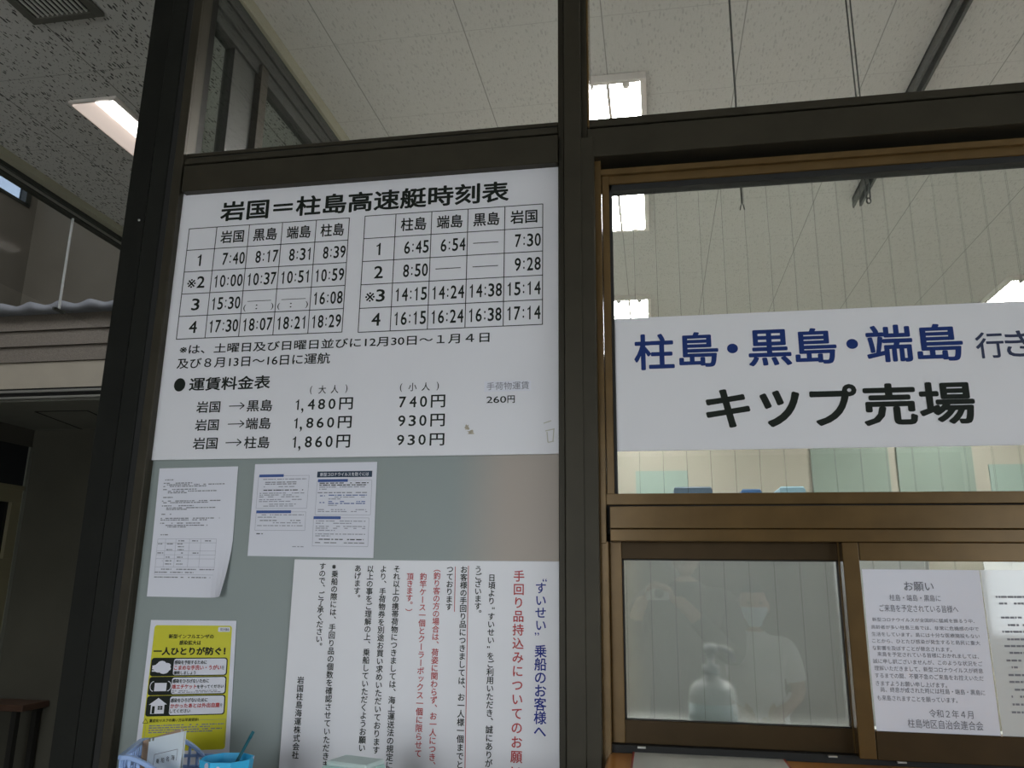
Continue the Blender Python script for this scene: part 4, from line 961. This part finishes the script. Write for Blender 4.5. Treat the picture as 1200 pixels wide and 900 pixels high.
def booklet(name, tl, tr, yl, yr, thick, hgt, m, label, marks):
    A = P(*tl, yl); B = P(*tr, yr); d = Vector((B.x - A.x, B.y - A.y, 0)); n = Vector((-d.y, d.x, 0)).normalized()
    o = thing(name, label, 'notebook', (A.x, A.y, TZ + .005))
    lo_a = Vector((A.x, A.y, TZ + .006)); lo_b = Vector((B.x, B.y, TZ + .006))
    q = MB(); q.prism([lo_a, lo_b, B, A], tuple(n * .0012), m); q.build('cover', o)
    i0, i1 = lo_a.lerp(lo_b, .02) + n * .0012, lo_b - d.normalized() * .002 + n * .0012
    q = MB(); q.prism([i0, i1, B - d.normalized() * .002 - Vector((0, 0, .002)) + n * .0012, A + d.normalized() * .002 - Vector((0, 0, .002)) + n * .0012], tuple(n * thick), PAGES); q.build('pages', o)
    q = MB(); q.prism([lo_a + n * (thick + .0012), lo_b + n * (thick + .0012), B + n * (thick + .0012), A + n * (thick + .0012)], tuple(n * .0012), m); q.build('back_cover', o)
    if marks:
        L = MB(); fr = -n * .0006
        def pt(u, w): return A.lerp(B, u) + (lo_a.lerp(lo_b, u) - A.lerp(B, u)) * w + fr
        def ul(u0, w0, u1, w1, t):
            a = pt(u0, w0); b = pt(u1, w1); v_ = Vector((0, 0, t / 2)) if abs(u1 - u0) > abs(w1 - w0) else d.normalized() * t / 2
            L.face([a - v_, b - v_, b + v_, a + v_], INK_G)
        ul(.22, .36, .88, .30, .0009); ul(.22, .36, .20, .72, .0009); ul(.88, .30, .87, .5, .0009)
        for i, ch in enumerate('乗船名簿'):
            vs, fs = glyph(ch); c = pt(.33 + i * .145, .50 - .018 * i)
            L.mesh([c - n * (v_[2] * 2e-5) + d.normalized() * ((v_[0] - .49) * .0095) + Vector((0, 0, (v_[1] - .38) * .0095)) for v_ in vs], fs, INK)
        for i in range(6): c = pt(.34 + i * .06, .70 - i * .005); e = d.normalized() * .0016; L.face([c - e - Vector((0, 0, .0025)), c + e - Vector((0, 0, .0025)), c + e + Vector((0, 0, .0025)), c - e + Vector((0, 0, .0025))], INK_G)
        flat('lettering', o, L)
        q = MB()
        for u in (.03, .13):
            c = A.lerp(B, u) - n * .001; q.prism([c + Vector((-.0015, 0, -.005)), c + Vector((.0015, 0, -.005)), c + Vector((.002, 0, .0015)), c + Vector((-.002, 0, .0015))], tuple(n * .003), GREYP)
        q.build('binding_clip', o)
    return o
booklet('notebook', (174.8, 866), (215.5, 857), -.175, -.198, .004, .1, BOOKW, 'pale blue white notebook with a printed title frame, standing in the blue basket', True)
booklet('notebook', (167.5, 868), (212, 854), -.152, -.178, .006, .1, BOOKB, 'brown kraft notebook standing behind the pale notebook in the basket', False)
# cup: six-sided covered with patterned blue paper
def flower_mat():
    m, t, b, o = nt('blue_flower_paper')
    g = t.nodes.new('ShaderNodeTexCoord'); v_ = t.nodes.new('ShaderNodeTexVoronoi'); v_.inputs['Scale'].default_value = 46
    n = t.nodes.new('ShaderNodeTexNoise'); n.inputs['Scale'].default_value = 60
    t.links.new(g.outputs['Object'], v_.inputs['Vector']); t.links.new(g.outputs['Object'], n.inputs['Vector'])
    d = math_node(t, 'ADD', v_.outputs['Distance'], math_node(t, 'MULTIPLY', n.outputs['Fac'], .5))
    r = t.nodes.new('ShaderNodeValToRGB'); r.color_ramp.interpolation = 'CONSTANT'
    e = r.color_ramp.elements; e[0].color = (.72, .70, .88, 1); e[0].position = 0; e[1].color = (.05, .56, .95, 1); e[1].position = .52
    t.links.new(d, r.inputs[0]); t.links.new(r.outputs[0], b.inputs['Base Color']); b.inputs['Roughness'].default_value = .45
    return m
CUPX, CUPY, CUPZ = -.796, -.205, 1.097
cup = thing('pencil_cup', 'bright blue flower patterned pen cup beside the blue basket', 'cup', (CUPX, CUPY, TZ))
FM = flower_mat(); CB = mat('cyan_paper', (.05, .52, .90), .45)
def ring(r, z): return [(CUPX + r * math.cos(PI / 8 + i * PI / 4 + .25), CUPY + r * math.sin(PI / 8 + i * PI / 4 + .25), z) for i in range(8)]
q = MB(); o1, o2 = ring(.042, TZ), ring(.049, CUPZ); i1, i2 = ring(.039, TZ + .003), ring(.046, CUPZ)
for i in range(8):
    j = (i + 1) % 8
    q.face([o1[i], o1[j], o2[j], o2[i]], FM); q.face([i1[i], i2[i], i2[j], i1[j]], CB); q.face([o2[i], o2[j], i2[j], i2[i]], CB)
q.face(o1[::-1], CB); q.face(i1, CB); q.build('body', cup)
pen = thing('pen', 'teal pen leaning in the blue flower patterned cup', 'pen', (CUPX, CUPY, TZ + .01))
tip = P(297, 857, -.17); foot = Vector((CUPX - .012, CUPY + .01, TZ + .008))
q = MB(); q.tube([foot, foot.lerp(tip, .08), tip.lerp(foot, .12)], [.001, .0030, .0030], TEAL, 10); q.build('barrel', pen)
q = MB(); q.tube([tip.lerp(foot, .12), tip], [.0034, .0032], TEAL, 10); q.build('cap', pen)
# mint carton
MBX = Matrix.Translation((-.545, -.215, TZ)) @ Matrix.Rotation(-.25, 4, 'Z')
mc = thing('carton', 'small mint green carton standing in front of the luggage notice', 'box', (-.545, -.215, TZ))
q = MB(); q.box(-.047, .047, -.032, .032, 0, .068, MINT, MBX); q.build('body', mc, .002)
q = MB(); q.box(-.040, .046, -.030, .031, .068, .077, mat('pale_mint_lid', (.66, .80, .78), .5), MBX); q.build('lid', mc, .003)
q = MB(); q.box(-.03, .03, -.0327, -.032, .012, .058, MINT_D, MBX)
for i in range(3): q.box(-.018 + i * .014, -.010 + i * .014, -.0332, -.0327, .044, .051, INK_G, MBX)
q.build('printed_label', mc)

# ================================================================== PEOPLE
def person(name, label, base, H, pose, shirt_m, long_sleeve, mask, face_dir=1.0):
    """one continuous skin-modifier body, remeshed; clothing, hair and mask grown from it"""
    k = H / 1.6
    J = dict(pelvis=((0, 0, .86), .115), waist=((0, .005, 1.0), .112), chest=((0, 0, 1.16), .130), neckb=((0, -.012, 1.31), .062), neck=((0, -.006, 1.37), .050))
    E = [('pelvis', 'waist'), ('waist', 'chest'), ('chest', 'neckb'), ('neckb', 'neck')]
    for s, n in ((-1, 'l'), (1, 'r')):
        J['hip' + n] = ((s * .085, 0, .80), .088); J['knee' + n] = ((s * .095, .02, .44), .055); J['ankle' + n] = ((s * .10, -.02, .08), .038); J['toe' + n] = ((s * .115, .14, .035), .032)
        E += [('pelvis', 'hip' + n), ('hip' + n, 'knee' + n), ('knee' + n, 'ankle' + n), ('ankle' + n, 'toe' + n)]
        sh, el, wr, pa = pose[n]
        J['sh' + n] = ((s * .165, -.01, 1.275), .060)
        J['el' + n] = (el, .041); J['wr' + n] = (wr, .027); J['pa' + n] = (pa, .026)
        E += [('chest', 'sh' + n), ('sh' + n, 'el' + n), ('el' + n, 'wr' + n), ('wr' + n, 'pa' + n)]
    ks = list(J); me = bpy.data.meshes.new('body')
    me.from_pydata([Vector(J[j][0]) for j in ks], [(ks.index(a), ks.index(b)) for a, b in E], [])
    tmp = bpy.data.objects.new('body_source', me); COL.objects.link(tmp)
    md = tmp.modifiers.new('skin', 'SKIN')
    for i, j in enumerate(ks):
        sv = me.skin_vertices[0].data[i]; r_ = J[j][1]; sv.radius = (r_ * 1.22, r_ * .86) if j in ('pelvis', 'waist', 'chest') else (r_, r_); sv.use_root = (j == 'pelvis')
    sd = tmp.modifiers.new('sub', 'SUBSURF'); sd.levels = 2; sd.render_levels = 2
    dg = bpy.context.evaluated_depsgraph_get(); dg.update()
    body = bpy.data.meshes.new_from_object(tmp.evaluated_get(dg)); bpy.data.objects.remove(tmp)
    bm = bmesh.new(); bm.from_mesh(body)
    hc = Vector((0, .015, 1.475))
    def blob(c, rx, ry, rz, taper=0):
        r_ = bmesh.ops.create_uvsphere(bm, u_segments=24, v_segments=16, radius=1)
        for v_ in r_['verts']:
            z = v_.co.z; kx = 1 - taper * max(0, -z) ** 1.5
            v_.co = Vector((c[0] + v_.co.x * rx * kx, c[1] + v_.co.y * ry * kx, c[2] + z * rz))
    blob(hc, .074, .094, .112, .28); blob((0, .112, 1.464), .012, .017, .020); blob((0, .110, 1.480), .007, .010, .022); blob((0, .092, 1.425), .021, .012, .006); blob((0, .090, 1.414), .017, .011, .006); blob((0, .060, 1.386), .034, .032, .022)
    for s in (-1, 1):
        blob((s * .076, .0, 1.468), .010, .020, .030); blob((s * .030, .090, 1.498), .018, .008, .006)
    for s, n in ((-1, 'l'), (1, 'r')):
        wr, pa = Vector(pose[n][2]), Vector(pose[n][3]); dr = (pa - wr).normalized(); side = Vector(pose[n + '_side']).normalized(); pn = dr.cross(side).normalized(); cl = Vector(pose[n + '_curl']).normalized()
        for i in range(4):
            b0 = pa + side * (i - 1.5) * .019 + dr * .015; ln_ = (.066, .078, .072, .056)[i]
            pts = [b0, b0 + (dr * .8 + cl * .3).normalized() * ln_ * .45, b0 + (dr * .8 + cl * .3).normalized() * ln_ * .45 + (dr * .3 + cl * .9).normalized() * ln_ * .35, b0 + (dr * .8 + cl * .3).normalized() * ln_ * .45 + (dr * .3 + cl * .9).normalized() * ln_ * .35 + (cl - dr * .4).normalized() * ln_ * .25]
            q_ = MB(); q_.tube(pts, [.0092, .0088, .0080, .0068], SKIN, 10); vv = [bm.verts.new(x) for x in q_.v]
            for f_ in q_.f: bm.faces.new([vv[x] for x in f_])
        b0 = wr.lerp(pa, .7) - side * .022; pts = [b0, b0 - side * .022 + dr * .025, b0 - side * .024 + dr * .050 + cl * .015]
        q_ = MB(); q_.tube(pts, [.012, .0105, .008], SKIN, 10); vv = [bm.verts.new(x) for x in q_.v]
        for f_ in q_.f: bm.faces.new([vv[x] for x in f_])
    bm.to_mesh(body); bm.free()
    o2 = bpy.data.objects.new('body_source', body); COL.objects.link(o2)
    rm = o2.modifiers.new('remesh', 'REMESH'); rm.mode = 'VOXEL'; rm.voxel_size = .0065
    so = o2.modifiers.new('smooth', 'SMOOTH'); so.factor = .5; so.iterations = 3
    dg = bpy.context.evaluated_depsgraph_get(); dg.update()
    fin = bpy.data.meshes.new_from_object(o2.evaluated_get(dg)); bpy.data.objects.remove(o2)
    root = thing(name, label, 'person', base)
    root.rotation_euler = (0, 0, 0 if face_dir > 0 else PI); root.scale = (k, k, k)
    fin.materials.clear(); fin.materials.append(SKIN)
    for p in fin.polygons: p.use_smooth = True; p.material_index = 0
    ob = bpy.data.objects.new('body', fin); COL.objects.link(ob); ob.parent = root
    def seg_t(c, a, b):
        a, b = Vector(a), Vector(b); t = max(0, min(1, (c - a).dot(b - a) / (b - a).length_squared)); return t, (c - a.lerp(b, t)).length
    def grow(nm, test, off, m):
        b2 = bmesh.new(); b2.from_mesh(fin)
        kill = [f_ for f_ in b2.faces if not test(f_.calc_center_median(), f_.normal)]
        bmesh.ops.delete(b2, geom=kill, context='FACES')
        b2.normal_update()
        for v_ in b2.verts: v_.co += v_.normal * off
        mm = bpy.data.meshes.new(nm); b2.to_mesh(mm); b2.free(); mm.materials.clear(); mm.materials.append(m)
        for p in mm.polygons: p.use_smooth = True; p.material_index = 0
        oo = bpy.data.objects.new(nm, mm); COL.objects.link(oo); oo.parent = root
        s_ = oo.modifiers.new('solidify', 'SOLIDIFY'); s_.thickness = .004; s_.offset = -1
    def arm(c):
        best = None
        for s, n in ((-1, 'l'), (1, 'r')):
            shp = (s * .165, -.01, 1.275); el, wr, pa = pose[n][1], pose[n][2], pose[n][3]
            t1_, d1_ = seg_t(c, shp, el); t2_, d2_ = seg_t(c, el, wr); t3_, d3_ = seg_t(c, wr, Vector(pa) * 2 - Vector(wr))
            for t, d, kk in ((t1_, d1_, 0), (t2_, d2_, 1), (t3_, d3_, 2)):
                if best is None or d < best[0]: best = (d, kk + t)
        return best
    def is_shirt(c, n_):
        d, u = arm(c)
        if c.z < .70 or (c.z > 1.335 and not (u > 1 and d < .06)): return False
        torso = math.hypot(c.x / 1.3, c.y) < .135 and abs(c.x) < .17 and c.y < .13
        if math.hypot(c.x / 1.35, c.y) < .125 and abs(c.x) < .165 and .84 < c.z < 1.33 and u < 1.75: return True
        lim = 1.85 if long_sleeve else .72
        if d < .062 and u > .25 and not (torso and u < .5 and d > .05): return u < lim
        return .84 < c.z
    grow('shirt', is_shirt, .009, shirt_m)
    def is_trouser(c, n_):
        d, u = arm(c)
        return .07 < c.z < .90 and not (d < .05 and u > .6)
    grow('trousers', is_trouser, .006, DARKCLOTH)
    grow('shoe', lambda c, n_: c.z < .085 and c.x < 0, .006, INK); grow('shoe', lambda c, n_: c.z < .085 and c.x > 0, .006, INK)
    grow('hair', lambda c, n_: c.z > 1.40 and (c.z > 1.535 - .2 * max(0, -.02 - (c.y - .05)) - (0.6 * max(0, .04 - c.y))) and arm(c)[0] > .08, .012, HAIR)
    if mask: grow('face_mask', lambda c, n_: 1.372 < c.z < 1.468 and c.y > .048 and abs(c.x) < .066, .006, MASKM)
    for s in (-1, 1):
        q = MB(); q.lathe([(.001, -.007), (.008, -.004), (.008, .004), (.001, .007)], (s * .030, .101, 1.487), INK, 12)
        e = q.build('eye'); e.parent = root; e.location = (0, 0, 0)
    return root
clasp = dict(l=(0, (-.215, -.03, 1.03), (-.075, .135, .925), (-.028, .170, .905)), r=(0, (.215, -.03, 1.03), (.075, .140, .935), (.028, .182, .915)),
             l_side=(.1, .3, .9), r_side=(-.1, -.3, .9), l_curl=(.3, -.6, -.3), r_curl=(-.3, -.6, -.3))
for k_ in ('l_side', 'r_side'): pass
person('person', 'person in a white polo shirt and face mask, hands clasped, mirrored in the ticket window', (.47, -2.52, ZF), 1.50, clasp, SHIRTW, False, True)
hold = dict(l=(0, (-.245, .05, 1.05), (-.190, .170, 1.235), (-.168, .200, 1.278)), r=(0, (.175, .05, 1.04), (.000, .165, 1.235), (-.046, .200, 1.278)),
            l_side=(.2, .75, .6), r_side=(-.2, .75, .6), l_curl=(.8, .2, .3), r_curl=(-.8, .2, .3))
person('person', 'person in dark clothes holding a compact camera, mirrored in the ticket window', (.13, -2.04, ZF), 1.78, hold, SHIRTD, True, False)
pc = thing('compact_camera', 'small silver compact camera held by the person in dark clothes', 'camera', (0, -1.80, 1.385))
q = MB(); q.box(-.048, .048, -1.805, -1.782, 1.352, 1.412, ALU); q.build('body', pc, .004)
q = MB(); q.tube([(.008, -1.782, 1.382), (.008, -1.762, 1.382)], .020, DKWOOD, 20); q.build('lens', pc)
